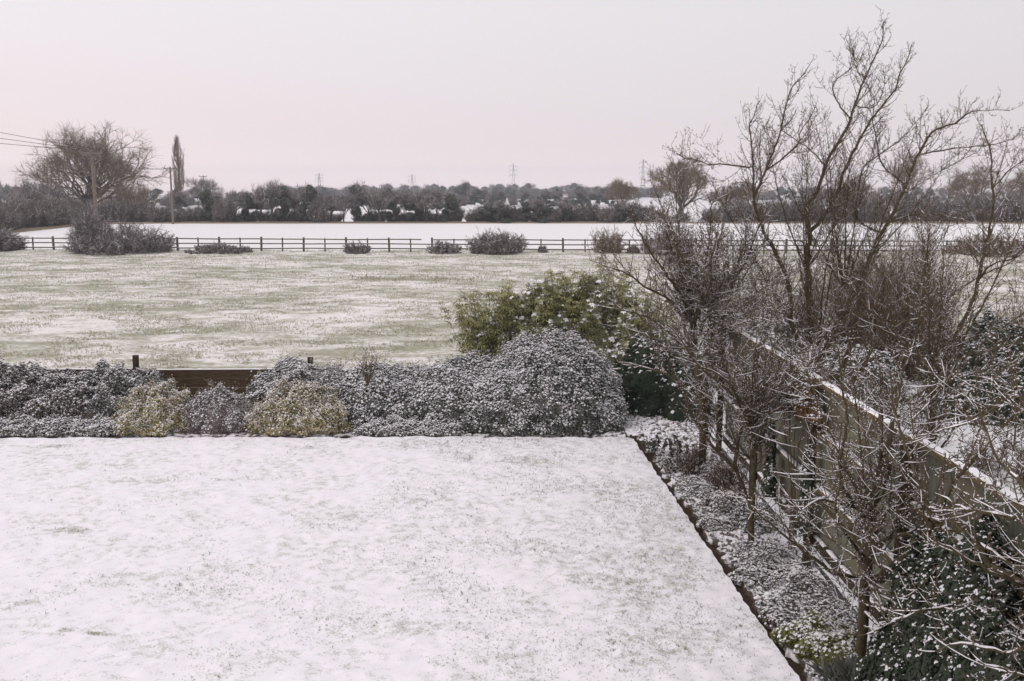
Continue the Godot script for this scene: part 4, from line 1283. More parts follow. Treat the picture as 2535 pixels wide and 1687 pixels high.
func build_hedgerow() -> void:
	var base := {"up": 0.16, "tip": 0.022, "levels": 4, "brush": 7, "spread": 0.75, "kmin": 3, "kmax": 4, "ratio": 0.72, "frost": 0.42, "limbs": 7, "t0": 0.15, "t1": 0.75, "len": 0.33, "trunk": 0.3, "r": 0.16, "h": 6.0, "w": 4.2}
	var protos := []
	for k in 4:
		var o := Node3D.new()
		o.name = "prototype"
		var F := base.duplicate()
		F.w = [4.2, 3.4, 5.0, 4.4][k]
		F.trunk = [0.3, 0.22, 0.26, 0.18][k]
		F.t1 = [0.7, 0.55, 0.9, 0.8][k]
		far_tree(o, F, M.bark_far, M.twig_far)
		protos.append(o)
	var ivies := []
	for k in 2:
		var o: Node3D = protos[k].duplicate()
		var lv := PackedFloat32Array()
		var blobs := []
		for j in 9:
			var y := rng.randf_range(0.5, 4.9)
			blobs.append([Vector3(rng.randfn(0, 0.55), y, rng.randfn(0, 0.55)), rng.randf_range(0.4, 0.95) * (0.7 + 0.5 * sin(y / 5.0 * PI))])
		for j in 2400:
			var bl: Array = blobs[rng.randi() % 9]
			var dir := Vector3(rng.randfn(), rng.randfn() * 1.1, rng.randfn()).normalized()
			var p: Vector3 = bl[0] + dir * (bl[1] as float) * rng.randf_range(0.5, 1.1)
			if p.y > 0.1:
				tuft_at(lv, p, dir + UP * 0.3, rng.randf_range(0.1, 0.2))
		scatter("ivy", leaf_meshes.broad, M.ivy_far, lv, o)
		ivies.append(o)
	var bushes := []
	for k in 3:
		var o := Node3D.new()
		o.name = "prototype"
		bush_far(o, 4.0, 4.6, 75, 0.026, 0.4, [M.twig_hedge, M.twig_hedge, M.twig_far][k], 0.15)
		bushes.append(o)
	var X := func(dx: float, D: float) -> float: return (dx * 0.43463 - 512.0) / 983.0 * D * 1.004
	# [disp x, height, width, kind t/i/b]
	var row := [[150, 3.4, 4.6, "b"], [195, 3.6, 5, "b"], [240, 3.8, 5, "b"], [285, 4.2, 5, "b"], [330, 3.9, 5, "b"], [375, 3.6, 5, "b"], [420, 2.8, 4, "b"], [460, 3.0, 4, "b"],
		[492, 5.0, 4.2, "i"], [520, 4.2, 4, "b"], [548, 5.0, 4.2, "t"], [578, 5.2, 4, "i"], [606, 6.0, 4.4, "t"], [632, 6.7, 4.6, "t"], [655, 6.3, 4.2, "i"], [684, 5.6, 4.6, "t"], [712, 5.4, 4, "i"], [738, 4.6, 4, "b"], [766, 4.4, 4, "t"], [795, 4.2, 3.6, "t"],
		[826, 6.6, 4.6, "i"], [852, 5.4, 4, "t"], [880, 5.0, 4.2, "t"], [905, 4.8, 4, "i"], [932, 5.0, 4.4, "t"], [958, 4.8, 4, "i"], [984, 5.4, 5, "t"], [1010, 5.0, 4.4, "t"], [1036, 4.4, 4, "i"], [1052, 3.6, 3, "b"],
		[1098, 2.9, 4.6, "b"], [1125, 3.2, 4.4, "i"], [1152, 3.4, 4.4, "i"], [1186, 2.7, 4, "b"], [1212, 3.3, 4, "i"], [1240, 3.4, 4.4, "i"], [1266, 3.0, 3.6, "b"], [1300, 3.5, 3.4, "i"], [1332, 3.4, 4.4, "b"], [1362, 3.2, 4.2, "b"], [1395, 2.8, 4, "b"], [1424, 3.4, 4, "i"], [1452, 3.8, 4.4, "b"], [1480, 3.4, 4.4, "b"], [1510, 2.4, 3.4, "b"],
		[1640, 3.2, 4.4, "b"], [1672, 4.2, 4.8, "b"], [1706, 4.5, 5, "b"], [1740, 4.2, 5, "b"], [1775, 4.4, 5, "b"], [1810, 4.6, 5, "b"], [1848, 4.4, 5, "b"], [1886, 4.6, 5, "t"], [1924, 4.2, 5, "b"], [1962, 4.8, 5, "t"], [2000, 4.6, 5, "b"], [2040, 5.0, 5, "t"], [2080, 4.6, 5, "b"], [2120, 5, 5, "b"], [2160, 4.8, 5, "b"], [2200, 5.2, 5.5, "b"], [2240, 5, 5, "b"], [2280, 5.2, 5.5, "b"], [2320, 5, 5, "b"], [2360, 5.2, 5.5, "b"]]
	for r in row:
		var D := 147.0 + rng.randf_range(-1.2, 1.6)
		var kind: String = r[3]
		var src: Node3D = protos[rng.randi() % 4]
		var h0 := 6.0
		var w0 := 4.3
		var called := "hedgerow_tree"
		var label := "bare grey twiggy tree in the hedgerow across the white field"
		var cat := "tree"
		if kind == "i":
			src = ivies[rng.randi() % 2]
			label = "dark ivy clad tree in the hedgerow across the white field"
		elif kind == "b":
			src = bushes[rng.randi() % 3]
			h0 = 4.0
			w0 = 4.6
			called = "hedge_bush"
			label = "dark bushy shrub in the hedgerow across the white field"
			cat = "bush"
		var sw: float = r[2] / w0 * 1.12
		copy(src, called, label, cat, Vector3(X.call(r[0], D), -0.36, -D), rng.randf() * TAU, Vector3(sw, r[1] / h0 * rng.randf_range(1.0, 1.22), sw), "plants of the far hedgerow")
	# the low undergrowth that closes the foot of the hedge
	var dxx := 130.0
	while dxx < 2390.0:
		var D := rng.randf_range(148.5, 151.5)
		var open := (dxx > 738 and dxx < 762) or (dxx > 800 and dxx < 815) or (dxx > 1062 and dxx < 1092) or (dxx > 1505 and dxx < 1535) or (dxx > 1580 and dxx < 1625)
		if dxx > 590 and dxx < 1050 and rng.randf() < 0.1:
			open = true
		if not open:
			var h := rng.randf_range(1.4, 3.2)
			copy(bushes[rng.randi() % 3], "hedge_undergrowth", "low twiggy undergrowth at the foot of the far hedgerow", "bush", Vector3(X.call(dxx, D), -0.36, -D), rng.randf() * TAU, Vector3(0.9, h / 4.0, 0.9), "undergrowth of the far hedgerow")
		dxx += rng.randf_range(24, 40)
	# the side of the field at the left
	for k in 13:
		var t := k / 12.0
		var p := Vector3(lerpf(-58.5, -62.5, t) + rng.randf_range(-0.6, 0.6), -0.36, lerpf(-108, -143, t))
		var src: Node3D = bushes[k % 3]
		var h := rng.randf_range(3.6, 5.0)
		copy(src, "side_hedge_bush", "dark bushy shrub in the hedge down the left side of the field", "bush", p, rng.randf() * TAU, Vector3(1.15, h / 4.0, 1.15), "plants of the left hand hedge")
		if k % 3 == 1:
			copy(protos[k % 4], "side_hedge_tree", "bare brown tree in the hedge down the left side of the field", "tree", p + Vector3(-3.5, 0, -2), rng.randf() * TAU, Vector3(1.3, 1.05, 1.3), "trees of the left hand hedge")
	# stand out trees
	rng.seed = 4407
	var big := thing("broad_tree", "huge broad spreading bare tree on the left skyline", "tree", Vector3(X.call(208.0, 166.0), -0.36, -166))
	far_tree(big, {"up": 0.1, "tip": 0.02, "levels": 5, "brush": 9, "spread": 0.85, "kmin": 3, "kmax": 3, "ratio": 0.74, "frost": 0.12, "limbs": 18, "t0": 0.05, "t1": 1.2, "len": 0.3, "trunk": 0.18, "r": 0.55, "h": 16.8, "w": 27.5}, M.bark_far, M.twig_brown)
	var th := thing("brown_thicket", "dense brown thicket to the right of the huge broad tree", "bush", Vector3(X.call(305.0, 160.0), -0.36, -160))
	bush_far(th, 8.0, 11.0, 90, 0.03, 0.15, M.twig_brown, 0.0)
	var th2 := thing("brown_thicket", "dense brown thicket left of the huge broad tree's trunk", "bush", Vector3(X.call(130.0, 160.0), -0.36, -160))
	bush_far(th2, 6.0, 12.0, 90, 0.03, 0.15, M.twig_brown, 0.0)
	var pop := thing("poplar_tree", "tall narrow columnar poplar on the left skyline", "tree", Vector3(X.call(425.0, 230.0), -0.36, -230))
	build_poplar(pop, 16.6, 3.4)
	copy(ivies[0], "evergreen_tree", "dark rounded evergreen at the foot of the poplar", "tree", Vector3(X.call(424.0, 215.0), -0.36, -215), 0.4, Vector3(1.5, 0.95, 1.5))
	copy(protos[2], "rounded_tree", "frosted round tree just right of the poplar", "tree", Vector3(X.call(478.0, 205.0), -0.36, -205), 1.0, Vector3(1.6, 1.3, 1.6))
	var wil := thing("willow_tree", "broad bare willow with thick dark trunk right of centre", "tree", Vector3(X.call(1558.0, 160.0), -0.36, -160))
	far_tree(wil, {"up": 0.1, "tip": 0.022, "levels": 5, "brush": 8, "spread": 0.8, "kmin": 3, "kmax": 3, "ratio": 0.7, "frost": 0.06, "limbs": 9, "t0": 0.1, "t1": 1.1, "len": 0.3, "trunk": 0.2, "r": 0.5, "h": 10.6, "w": 16.0}, M.bark_far, M.twig_brown)
	for q in [[1424.0, 172.0, 7.4, 6.8, "rounded brown bare tree left of the willow"], [1700.0, 168.0, 6.8, 9.5, "low wide brown tree right of the willow"], [2070.0, 168.0, 13.0, 9.0, "tall bare tree behind the crown of the tallest fruit tree"], [2215.0, 166.0, 10.4, 12.0, "wide brown bare tree right of the tall bare one"], [2345.0, 166.0, 9.8, 11.0, "wide brown bare tree cut by the right edge"], [1960.0, 172.0, 8.0, 9.0, "brown bare tree left of the tall bare one"]]:
		var o := thing("brown_tree", q[4], "tree", Vector3(X.call(q[0], q[1]), -0.36, -q[1]), "bare brown trees on the skyline")
		far_tree(o, {"up": 0.12, "tip": 0.026, "levels": 5, "brush": 7, "spread": 0.8, "kmin": 3, "kmax": 3, "ratio": 0.72, "frost": 0.05, "limbs": 7, "t0": 0.08, "t1": 0.85, "len": 0.3, "trunk": 0.2, "r": 0.28, "h": q[2], "w": q[3]}, M.bark_far, M.twig_brown)
	# distant trees, fading with the haze
	var far_rows := [[255.0, 500.0, 1050.0, 24.0, 3.4, 5.4, 1.0], [330.0, 1040.0, 1420.0, 22.0, 4.6, 7.0, 1.0], [330.0, 345.0, 480.0, 26.0, 4.5, 7.0, 1.0], [600.0, 640.0, 1470.0, 11.0, 6.5, 9.5, 1.0], [760.0, 660.0, 1520.0, 12.0, 8.5, 12.5, 1.0], [560.0, -10.0, 70.0, 16.0, 7.5, 9.5, 1.0], [520.0, 1640.0, 2380.0, 24.0, 7.0, 9.0, 1.0]]
	for fr in far_rows:
		var dx: float = fr[1]
		while dx < fr[2]:
			var D: float = fr[0] * rng.randf_range(0.93, 1.08)
			var h: float = rng.randf_range(fr[4], fr[5])
			var ivy: bool = rng.randf() < 0.6
			var src: Node3D = ivies[rng.randi() % 2] if ivy else bushes[rng.randi() % 3]
			var w: float = h / 6.0 * rng.randf_range(1.3, 2.0)
			if not ivy:
				h *= 1.25
			copy(src, "distant_tree", "hazy blue grey tree of the distant wooded skyline", "tree", Vector3(X.call(dx, D), -0.36, -D), rng.randf() * TAU, Vector3(w, h / 6.0, w), "distant skyline trees")
			dx += fr[3] * rng.randf_range(0.7, 1.3)
	copy(ivies[1], "distant_tall_tree", "taller hazy tree rising above the gap in the hedgerow", "tree", Vector3(X.call(1072.0, 360.0), -0.36, -360), 0.0, Vector3(1.9, 1.6, 1.9))
	copy(ivies[0], "distant_tall_tree", "hazy conical tree between the hedge gap and the willow", "tree", Vector3(X.call(1335.0, 300.0), -0.36, -300), 0.0, Vector3(1.7, 1.15, 1.7))
	copy(ivies[0], "distant_tall_tree", "pair of blue hazy trees on the left edge skyline, the taller", "tree", Vector3(X.call(16.0, 420.0), -0.36, -420), 0.0, Vector3(1.3, 1.65, 1.3))
	copy(ivies[1], "distant_tall_tree", "pair of blue hazy trees on the left edge skyline, the shorter", "tree", Vector3(X.call(34.0, 420.0), -0.36, -420), 0.0, Vector3(1.2, 1.5, 1.2))
	# the farmhouse beyond the hedge
	var D2 := 450.0
	var hs := thing("cottage", "small cottage with a pale pink snowy roof far beyond the hedgerow", "house", Vector3(X.call(1291.0, D2), -0.36, -D2))
	block("wall", Vector3(4.6, 2.2, 4.0), flat_mat(0.42, 0.33, 0.3), hs, Vector3(0, 1.1, 0))
	var rb := Buf.new()
	for s in [-1.0, 1.0]:
		var n := Vector3(0, 0.85, 0.5 * s).normalized()
		var o0 := rb.v.size()
		for p in [Vector3(-2.5, 2.1, 2.3 * s), Vector3(2.5, 2.1, 2.3 * s), Vector3(2.5, 3.6, 0), Vector3(-2.5, 3.6, 0)]:
			rb.v.append(p); rb.n.append(n)
		rb.i.append_array(PackedInt32Array([o0, o0 + 1, o0 + 2, o0, o0 + 2, o0 + 3] if s < 0 else [o0, o0 + 2, o0 + 1, o0, o0 + 3, o0 + 2]))
	commit("roof", rb, flat_mat(0.72, 0.62, 0.62), hs)
	block("chimney", Vector3(0.5, 1.0, 0.5), flat_mat(0.25, 0.15, 0.12), hs, Vector3(1.4, 3.7, 0))
	for x in [-1.2, 1.2]:
		block("window", Vector3(0.8, 0.9, 0.06), flat_mat(0.05, 0.05, 0.06, 0.3), hs, Vector3(x, 1.2, 2.02))
	for q in [[742.0, 880.0, 21.0, "leftmost faint pylon on the skyline"], [952.0, 950.0, 21.0, "faint pylon above the hedgerow trees left of centre"], [1181.0, 860.0, 29.0, "clearest pylon on the skyline near the picture's middle"], [1474.0, 880.0, 33.0, "faint pylon just left of the willow crown"]]:
		pylon(Vector3(X.call(q[0], q[1]), -0.36, -q[1]), q[2], q[3])
	for p in protos + ivies + bushes:
		p.free()

func build_poplar(o: Node3D, h: float, w: float) -> void:
	var trunk := Buf.new()
	var tw := Buf.new()
	tube(trunk, PackedVector3Array([Vector3(0, -0.3, 0), Vector3(0, h * 0.5, 0), Vector3(0, h * 0.97, 0)]), PackedFloat32Array([0.4, 0.22, 0.05]), 7)
	for k in 150:
		var y := rng.randf_range(0.1, 0.88) * h
		var a := rng.randf() * TAU
		var l := minf(h - y, rng.randf_range(2.0, 4.6))
		var wide := w * 0.5 * (0.5 + 0.5 * sin(clampf(y / h * 1.15, 0, 1) * PI))
		var q := Vector3(cos(a) * wide, y + l, sin(a) * wide) * Vector3(rng.randf_range(0.5, 1.0), 1, rng.randf_range(0.5, 1.0))
		if q.y > h * 0.85:
			var s := clampf((h * 1.02 - q.y) / (h * 0.17), 0.1, 1)
			q.x *= s; q.z *= s
		var m := Vector3(cos(a) * wide * 0.6, y + l * 0.4, sin(a) * wide * 0.6)
		stick(tw, Vector3(0, y, 0), m, 0.07, 0.05)
		stick(tw, m, q, 0.035, 0.018)
		for j in 9:
			var st := m.lerp(q, rng.randf())
			stick(tw, st, st + Vector3(rng.randf_range(-0.4, 0.4), rng.randf_range(0.6, 1.4), rng.randf_range(-0.4, 0.4)), 0.018, 0.01)
	commit("trunk", trunk, M.bark_far, o)
	commit("crown", tw, M.twig_brown, o).set_meta("kind", "stuff")

# ---------------------------------------------------------------- camera, sky and light
func build_view() -> void:
	var cam := Camera3D.new()
	cam.name = "camera"
	add_child(cam)
	cam.position = Vector3(0, 4.2, 0)
	cam.rotation_degrees = Vector3(-8.6, 0, 0)
	cam.fov = 38.2
	cam.near = 0.1
	cam.far = 9000
	cam.current = true
	# an even winter overcast, a little rosy low down at the left
	var w := 512
	var h := 256
	var img := Image.create(w, h, false, Image.FORMAT_RGBF)
	for y in h:
		var el := 90.0 - (y + 0.5) / h * 180.0
		for x in w:
			var az := wrapf((x + 0.5) / w * 360.0, -180.0, 180.0)   # 0 looks along -z, negative is left
			var e := maxf(el, 0.0)
			var right := clampf(sin(deg_to_rad(az)), -0.5, 0.5)
			# what the eye sees: rosy low down, paler higher up, greyer to the right
			var c := Color(0.77, 0.70, 0.715).lerp(Color(0.81, 0.78, 0.812), smoothstep(0.0, 11.0, e))
			var rosy := exp(-pow((az + 34.0) / 26.0, 2)) * exp(-pow(e / 9.0, 2))
			c = Color(c.r * (1.0 + 0.03 * rosy), c.g * (1.0 - 0.025 * rosy), c.b * (1.0 - 0.03 * rosy)) * (1.0 - 0.16 * right)
			# the haze in front dims the sky behind it, so low down the sky itself is brighter
			var through := exp(-HAZE * minf(1380.0, 30.0 / maxf(0.001, sin(deg_to_rad(e)))))
			c = Color((c.r - (1.0 - through) * 0.37) / through, (c.g - (1.0 - through) * 0.36) / through, (c.b - (1.0 - through) * 0.38) / through)
			img.set_pixel(x, y, c)
	var sky := Sky.new()
	var pm := PanoramaSkyMaterial.new()
	pm.panorama = ImageTexture.create_from_image(img)
	sky.sky_material = pm
	var env := Environment.new()
	env.background_mode = Environment.BG_SKY
	env.sky = sky
	env.tonemap_mode = Environment.TONE_MAPPER_LINEAR
	env.tonemap_exposure = 1.0
	env.fog_enabled = true
	env.fog_density = HAZE
	env.fog_light_color = Color(0.84, 0.86, 0.90)
	env.sdfgi_enabled = true
	env.ssao_enabled = true
	env.ssil_enabled = true
	var we := WorldEnvironment.new()
	we.name = "environment"
	we.environment = env
	add_child(we)
	var sun := DirectionalLight3D.new()
	sun.name = "sun"
	sun.light_energy = 0.31
	sun.light_angular_distance = 40
	sun.light_color = Color(1.0, 0.965, 0.95)
	sun.shadow_enabled = true
	sun.rotation_degrees = Vector3(-52, -60, 0)
	add_child(sun)

func _ready() -> void:
	rng.seed = 20130114
	build_view()
	make_materials()
	make_leaf_meshes()
	var t := Time.get_ticks_msec()
	build_ground()
	print("ground ", Time.get_ticks_msec() - t)
	build_garden_fence()
	build_low_fence()
	build_field_fence()
	print("fences ", Time.get_ticks_msec() - t)
	build_hedgerow()
	print("hedgerow ", Time.get_ticks_msec() - t)
	build_overhead_line()
	build_meadow_bushes()
	build_neighbour_plants()
	print("bushes ", Time.get_ticks_msec() - t)
	build_trees()
	print("trees ", Time.get_ticks_msec() - t)
	build_border()
	build_bed_plants()
	print("all ", Time.get_ticks_msec() - t)

# limbs of the fruit trees: thick end, thin end, then points x, y, z
const LIMBS := {
	"neighbour": [
		[0.085, 0.070, 5.17, -0.06, -16.20, 5.17, 0.49, -16.20, 5.14, 0.83, -16.20, 5.12, 1.04, -16.20, 5.10, 1.28, -16.20],
		[0.048, 0.030, 5.10, 1.28, -16.20, 4.80, 1.64, -16.06, 4.60, 1.98, -15.91, 4.50, 2.29, -15.77, 4.44, 2.62, -15.63, 4.27, 3.03, -15.49, 4.07, 3.32, -15.34, 3.90, 3.54, -15.20],
		[0.028, 0.006, 3.90, 3.54, -15.20, 3.78, 3.79, -15.12, 3.67, 4.03, -15.05, 3.63, 4.31, -14.97, 3.60, 4.58, -14.90, 3.56, 4.78, -14.82, 3.49, 5.14, -14.75, 3.52, 5.26, -14.67, 3.58, 5.50, -14.60],
		[0.026, 0.006, 3.66, 4.09, -15.04, 3.76, 4.33, -15.09, 3.86, 4.52, -15.15, 3.97, 4.80, -15.21, 4.07, 5.03, -15.26, 4.16, 5.45, -15.32, 4.28, 5.80, -15.38, 4.49, 5.99, -15.44],
		[0.014, 0.004, 3.60, 4.58, -14.90, 3.42, 4.56, -14.70, 3.10, 4.59, -14.50, 2.79, 4.59, -14.30, 2.60, 4.65, -14.10, 2.43, 4.66, -13.90, 2.27, 4.72, -13.70],
		[0.014, 0.004, 3.86, 4.52, -15.15, 4.17, 4.75, -15.23, 4.37, 4.92, -15.31, 4.43, 5.13, -15.39, 4.59, 5.32, -15.47, 4.70, 5.56, -15.55],
		[0.060, 0.045, 5.10, 1.28, -16.20, 5.06, 1.64, -16.20, 4.95, 2.06, -16.20, 4.92, 2.53, -16.20, 4.88, 2.95, -16.20, 4.84, 3.32, -16.20],
		[0.042, 0.006, 4.84, 3.32, -16.20, 4.89, 3.39, -16.17, 4.84, 3.57, -16.14, 4.79, 3.92, -16.11, 4.88, 4.09, -16.09, 4.97, 4.34, -16.06, 5.05, 4.66, -16.03, 5.16, 4.92, -16.00, 5.34, 5.22, -15.97, 5.43, 5.59, -15.94, 5.50, 5.85, -15.91, 5.56, 5.99, -15.89, 5.68, 6.29, -15.86, 5.76, 6.52, -15.83, 5.75, 6.82, -15.80],
		[0.034, 0.006, 4.85, 3.53, -16.15, 5.09, 3.77, -16.22, 5.28, 4.04, -16.29, 5.39, 4.34, -16.37, 5.55, 4.72, -16.44, 5.71, 5.02, -16.51, 5.92, 5.38, -16.58, 6.11, 5.58, -16.66, 6.35, 5.89, -16.73, 6.44, 6.15, -16.80, 6.59, 6.40, -16.88, 6.66, 6.64, -16.95],
		[0.014, 0.004, 5.37, 5.34, -15.96, 5.18, 5.49, -15.82, 5.00, 5.71, -15.68, 4.96, 5.88, -15.54, 5.19, 6.10, -15.40, 5.11, 6.33, -15.26],
		[0.012, 0.004, 5.04, 4.59, -16.03, 4.75, 4.85, -15.91, 4.46, 5.01, -15.78, 4.22, 5.15, -15.66, 4.14, 5.23, -15.53],
		[0.012, 0.003, 5.55, 5.98, -15.89, 5.49, 6.08, -16.06, 5.47, 6.27, -16.22, 5.49, 6.51, -16.39],
		[0.012, 0.004, 5.42, 5.56, -15.95, 5.65, 5.53, -16.15, 5.92, 5.60, -16.35, 6.10, 5.94, -16.55, 6.15, 6.19, -16.75],
		[0.052, 0.036, 5.12, 1.11, -16.20, 5.46, 1.12, -16.27, 5.62, 1.44, -16.33, 5.76, 1.97, -16.40, 5.88, 2.54, -16.47, 5.99, 3.10, -16.53, 6.23, 3.51, -16.60],
		[0.034, 0.006, 6.04, 3.18, -16.55, 6.21, 3.52, -16.60, 6.44, 3.93, -16.66, 6.60, 4.27, -16.71, 6.75, 4.65, -16.76, 6.89, 4.94, -16.82, 7.05, 5.17, -16.87, 7.22, 5.27, -16.93, 7.50, 5.35, -16.98, 7.78, 5.54, -17.04, 8.11, 5.57, -17.09, 8.48, 5.57, -17.15],
		[0.016, 0.004, 6.61, 4.31, -16.72, 6.27, 4.52, -16.57, 6.04, 4.74, -16.42, 5.92, 5.03, -16.27, 5.79, 5.32, -16.12, 5.74, 5.64, -15.97, 5.54, 5.89, -15.82],
		[0.018, 0.004, 6.21, 3.52, -16.60, 5.82, 3.75, -16.72, 5.87, 4.24, -16.83, 5.96, 4.61, -16.94, 6.25, 4.82, -17.06, 6.65, 5.08, -17.17, 6.92, 5.35, -17.29, 7.19, 5.64, -17.40],
		[0.014, 0.004, 6.83, 4.82, -16.80, 7.25, 4.89, -16.93, 7.67, 4.95, -17.06, 8.10, 4.98, -17.20, 8.48, 5.04, -17.33, 8.78, 5.15, -17.46, 8.92, 5.32, -17.60],
		[0.012, 0.004, 6.56, 4.20, -16.70, 6.59, 4.19, -16.62, 6.85, 4.39, -16.54, 7.12, 4.57, -16.46, 7.38, 4.72, -16.38, 7.58, 4.84, -16.30],
		[0.016, 0.004, 6.30, 3.69, -16.62, 6.59, 3.81, -16.42, 6.91, 3.84, -16.22, 7.23, 3.77, -16.02, 7.49, 3.73, -15.82],
		[0.040, 0.010, 5.46, 1.12, -16.27, 5.52, 0.90, -16.14, 5.76, 1.23, -16.02, 5.89, 1.66, -15.89, 6.12, 2.00, -15.77, 6.38, 2.56, -15.64, 6.44, 2.66, -15.52, 6.47, 3.12, -15.39, 6.46, 3.68, -15.27],
		[0.022, 0.005, 6.12, 2.00, -15.77, 6.58, 2.32, -15.53, 7.01, 2.71, -15.30, 7.29, 2.98, -15.07, 7.44, 3.11, -14.83, 7.59, 3.33, -14.60, 7.67, 3.48, -14.37],
		[0.014, 0.004, 4.39, 2.74, -15.59, 3.82, 2.88, -14.99, 3.25, 2.93, -14.39],
		[0.012, 0.004, 4.50, 2.29, -15.77, 4.17, 2.17, -15.37, 3.79, 2.14, -14.97, 3.42, 2.22, -14.57],
	],
	"slender": [
		[0.030, 0.028, 5.04, -0.06, -11.50, 5.04, 1.31, -11.50, 5.03, 1.57, -11.50, 5.03, 1.81, -11.50, 5.02, 2.00, -11.50],
		[0.027, 0.016, 5.02, 2.00, -11.50, 5.17, 2.19, -11.61, 5.33, 2.44, -11.73, 5.49, 2.68, -11.84, 5.62, 2.84, -11.96, 5.75, 3.24, -12.07, 5.85, 3.52, -12.19, 5.96, 3.73, -12.30],
		[0.015, 0.004, 5.91, 3.63, -12.24, 5.96, 4.08, -12.30, 5.95, 4.36, -12.36, 5.94, 4.65, -12.42, 5.87, 4.93, -12.48, 5.85, 5.03, -12.54],
		[0.010, 0.003, 5.95, 4.22, -12.33, 6.04, 4.42, -12.20, 6.18, 4.58, -12.07, 6.32, 4.70, -11.93],
		[0.018, 0.005, 5.03, 1.69, -11.50, 5.18, 1.89, -11.60, 5.54, 2.01, -11.70, 5.90, 2.12, -11.80, 6.28, 2.28, -11.90, 6.53, 2.33, -12.00],
		[0.016, 0.005, 5.03, 1.78, -11.50, 4.82, 2.03, -11.36, 4.67, 2.51, -11.22, 4.64, 2.98, -11.08, 4.60, 3.43, -10.94, 4.56, 3.71, -10.80],
		[0.012, 0.004, 5.71, 3.12, -12.04, 5.79, 3.35, -11.84, 5.90, 3.40, -11.64, 6.03, 3.58, -11.44],
		[0.014, 0.004, 4.92, 1.91, -11.43, 4.62, 1.73, -11.35, 4.79, 1.79, -11.26, 4.95, 2.02, -11.18, 5.34, 2.35, -11.10, 5.80, 2.54, -11.01, 5.88, 2.64, -10.93],
	],
	"far_bed": [
		[0.050, 0.040, 2.98, -0.06, -15.00, 2.98, 0.77, -15.00, 2.91, 1.22, -15.00, 2.84, 1.61, -15.00, 2.81, 1.92, -15.00, 2.78, 2.21, -15.00],
		[0.026, 0.005, 2.78, 2.21, -15.00, 2.64, 2.51, -14.90, 2.49, 2.76, -14.80, 2.27, 3.04, -14.70, 2.05, 3.31, -14.60, 1.90, 3.55, -14.50, 1.78, 3.76, -14.40, 1.69, 3.94, -14.30],
		[0.026, 0.005, 2.77, 2.24, -14.99, 2.86, 2.44, -15.02, 2.93, 2.68, -15.05, 2.99, 3.20, -15.08, 3.02, 3.52, -15.10, 3.04, 3.79, -15.13, 3.06, 4.03, -15.16, 3.33, 4.19, -15.19],
		[0.022, 0.004, 2.77, 2.24, -14.99, 2.44, 2.54, -14.79, 1.98, 2.81, -14.59, 1.69, 3.01, -14.39, 1.46, 3.10, -14.19, 1.11, 3.24, -13.99],
		[0.020, 0.004, 2.82, 1.79, -15.00, 2.58, 1.90, -14.90, 2.40, 2.08, -14.80, 2.03, 2.34, -14.70, 1.72, 2.43, -14.60, 1.45, 2.50, -14.50, 1.23, 2.54, -14.40],
		[0.016, 0.004, 2.82, 1.79, -15.00, 2.62, 1.84, -14.80, 2.29, 1.90, -14.60, 1.99, 2.14, -14.40, 2.02, 2.06, -14.20, 2.15, 1.76, -14.00],
		[0.040, 0.034, 3.06, -0.06, -15.30, 3.11, 1.16, -15.30, 3.12, 1.56, -15.30, 3.14, 1.87, -15.30, 3.15, 2.17, -15.30],
		[0.024, 0.005, 3.15, 2.17, -15.30, 2.96, 2.58, -15.25, 2.75, 2.86, -15.20, 2.57, 3.11, -15.15, 2.44, 3.36, -15.10, 2.36, 3.58, -15.05, 2.31, 3.79, -15.00],
		[0.024, 0.005, 3.15, 2.17, -15.30, 3.29, 2.45, -15.37, 3.44, 2.64, -15.44, 3.57, 2.91, -15.51, 3.60, 3.16, -15.13, 3.60, 3.46, -14.73, 3.60, 3.70, -14.44, 3.60, 3.92, -14.07],
		[0.018, 0.004, 3.15, 2.17, -15.30, 3.22, 2.37, -14.64, 3.59, 2.34, -15.58, 3.60, 2.65, -14.60, 3.60, 2.90, -13.82, 3.60, 3.09, -13.11],
		[0.014, 0.004, 3.14, 2.02, -15.30, 3.22, 2.00, -15.37, 3.22, 2.28, -14.15, 3.22, 2.55, -12.83, 3.22, 2.63, -11.88, 3.22, 2.83, -11.29],
	],
	"mid_bed": [
		[0.042, 0.034, 2.92, -0.06, -11.50, 2.92, 0.00, -11.50, 2.90, 0.30, -11.50, 2.91, 0.52, -11.50, 2.91, 0.79, -11.50, 2.91, 1.05, -11.50, 2.88, 1.32, -11.50],
		[0.024, 0.006, 2.91, 0.48, -11.50, 2.77, 0.72, -11.43, 2.64, 0.96, -11.35, 2.36, 1.22, -11.28, 2.20, 1.48, -11.20, 2.07, 1.66, -11.12, 1.95, 1.97, -11.05, 1.67, 2.19, -10.97, 1.18, 2.31, -10.90],
		[0.020, 0.005, 2.65, 0.94, -11.36, 2.69, 1.14, -11.41, 2.73, 1.37, -11.46, 2.87, 1.58, -11.51, 2.95, 1.83, -11.56, 2.91, 2.14, -11.61, 2.90, 2.33, -11.66],
		[0.020, 0.005, 2.91, 0.79, -11.50, 2.90, 1.14, -11.42, 2.78, 1.55, -11.33, 2.63, 1.85, -11.25, 2.40, 2.12, -11.17, 2.09, 2.25, -11.08, 1.83, 2.35, -11.00],
		[0.018, 0.004, 2.91, 1.05, -11.50, 3.08, 1.37, -11.64, 3.10, 1.65, -11.78, 3.14, 1.93, -11.92, 3.18, 2.17, -12.06, 3.14, 2.37, -12.20],
		[0.018, 0.004, 2.88, 1.32, -11.50, 2.68, 1.71, -11.28, 2.38, 2.03, -11.06, 2.08, 2.28, -10.84, 1.84, 2.61, -10.62, 1.67, 2.80, -10.40],
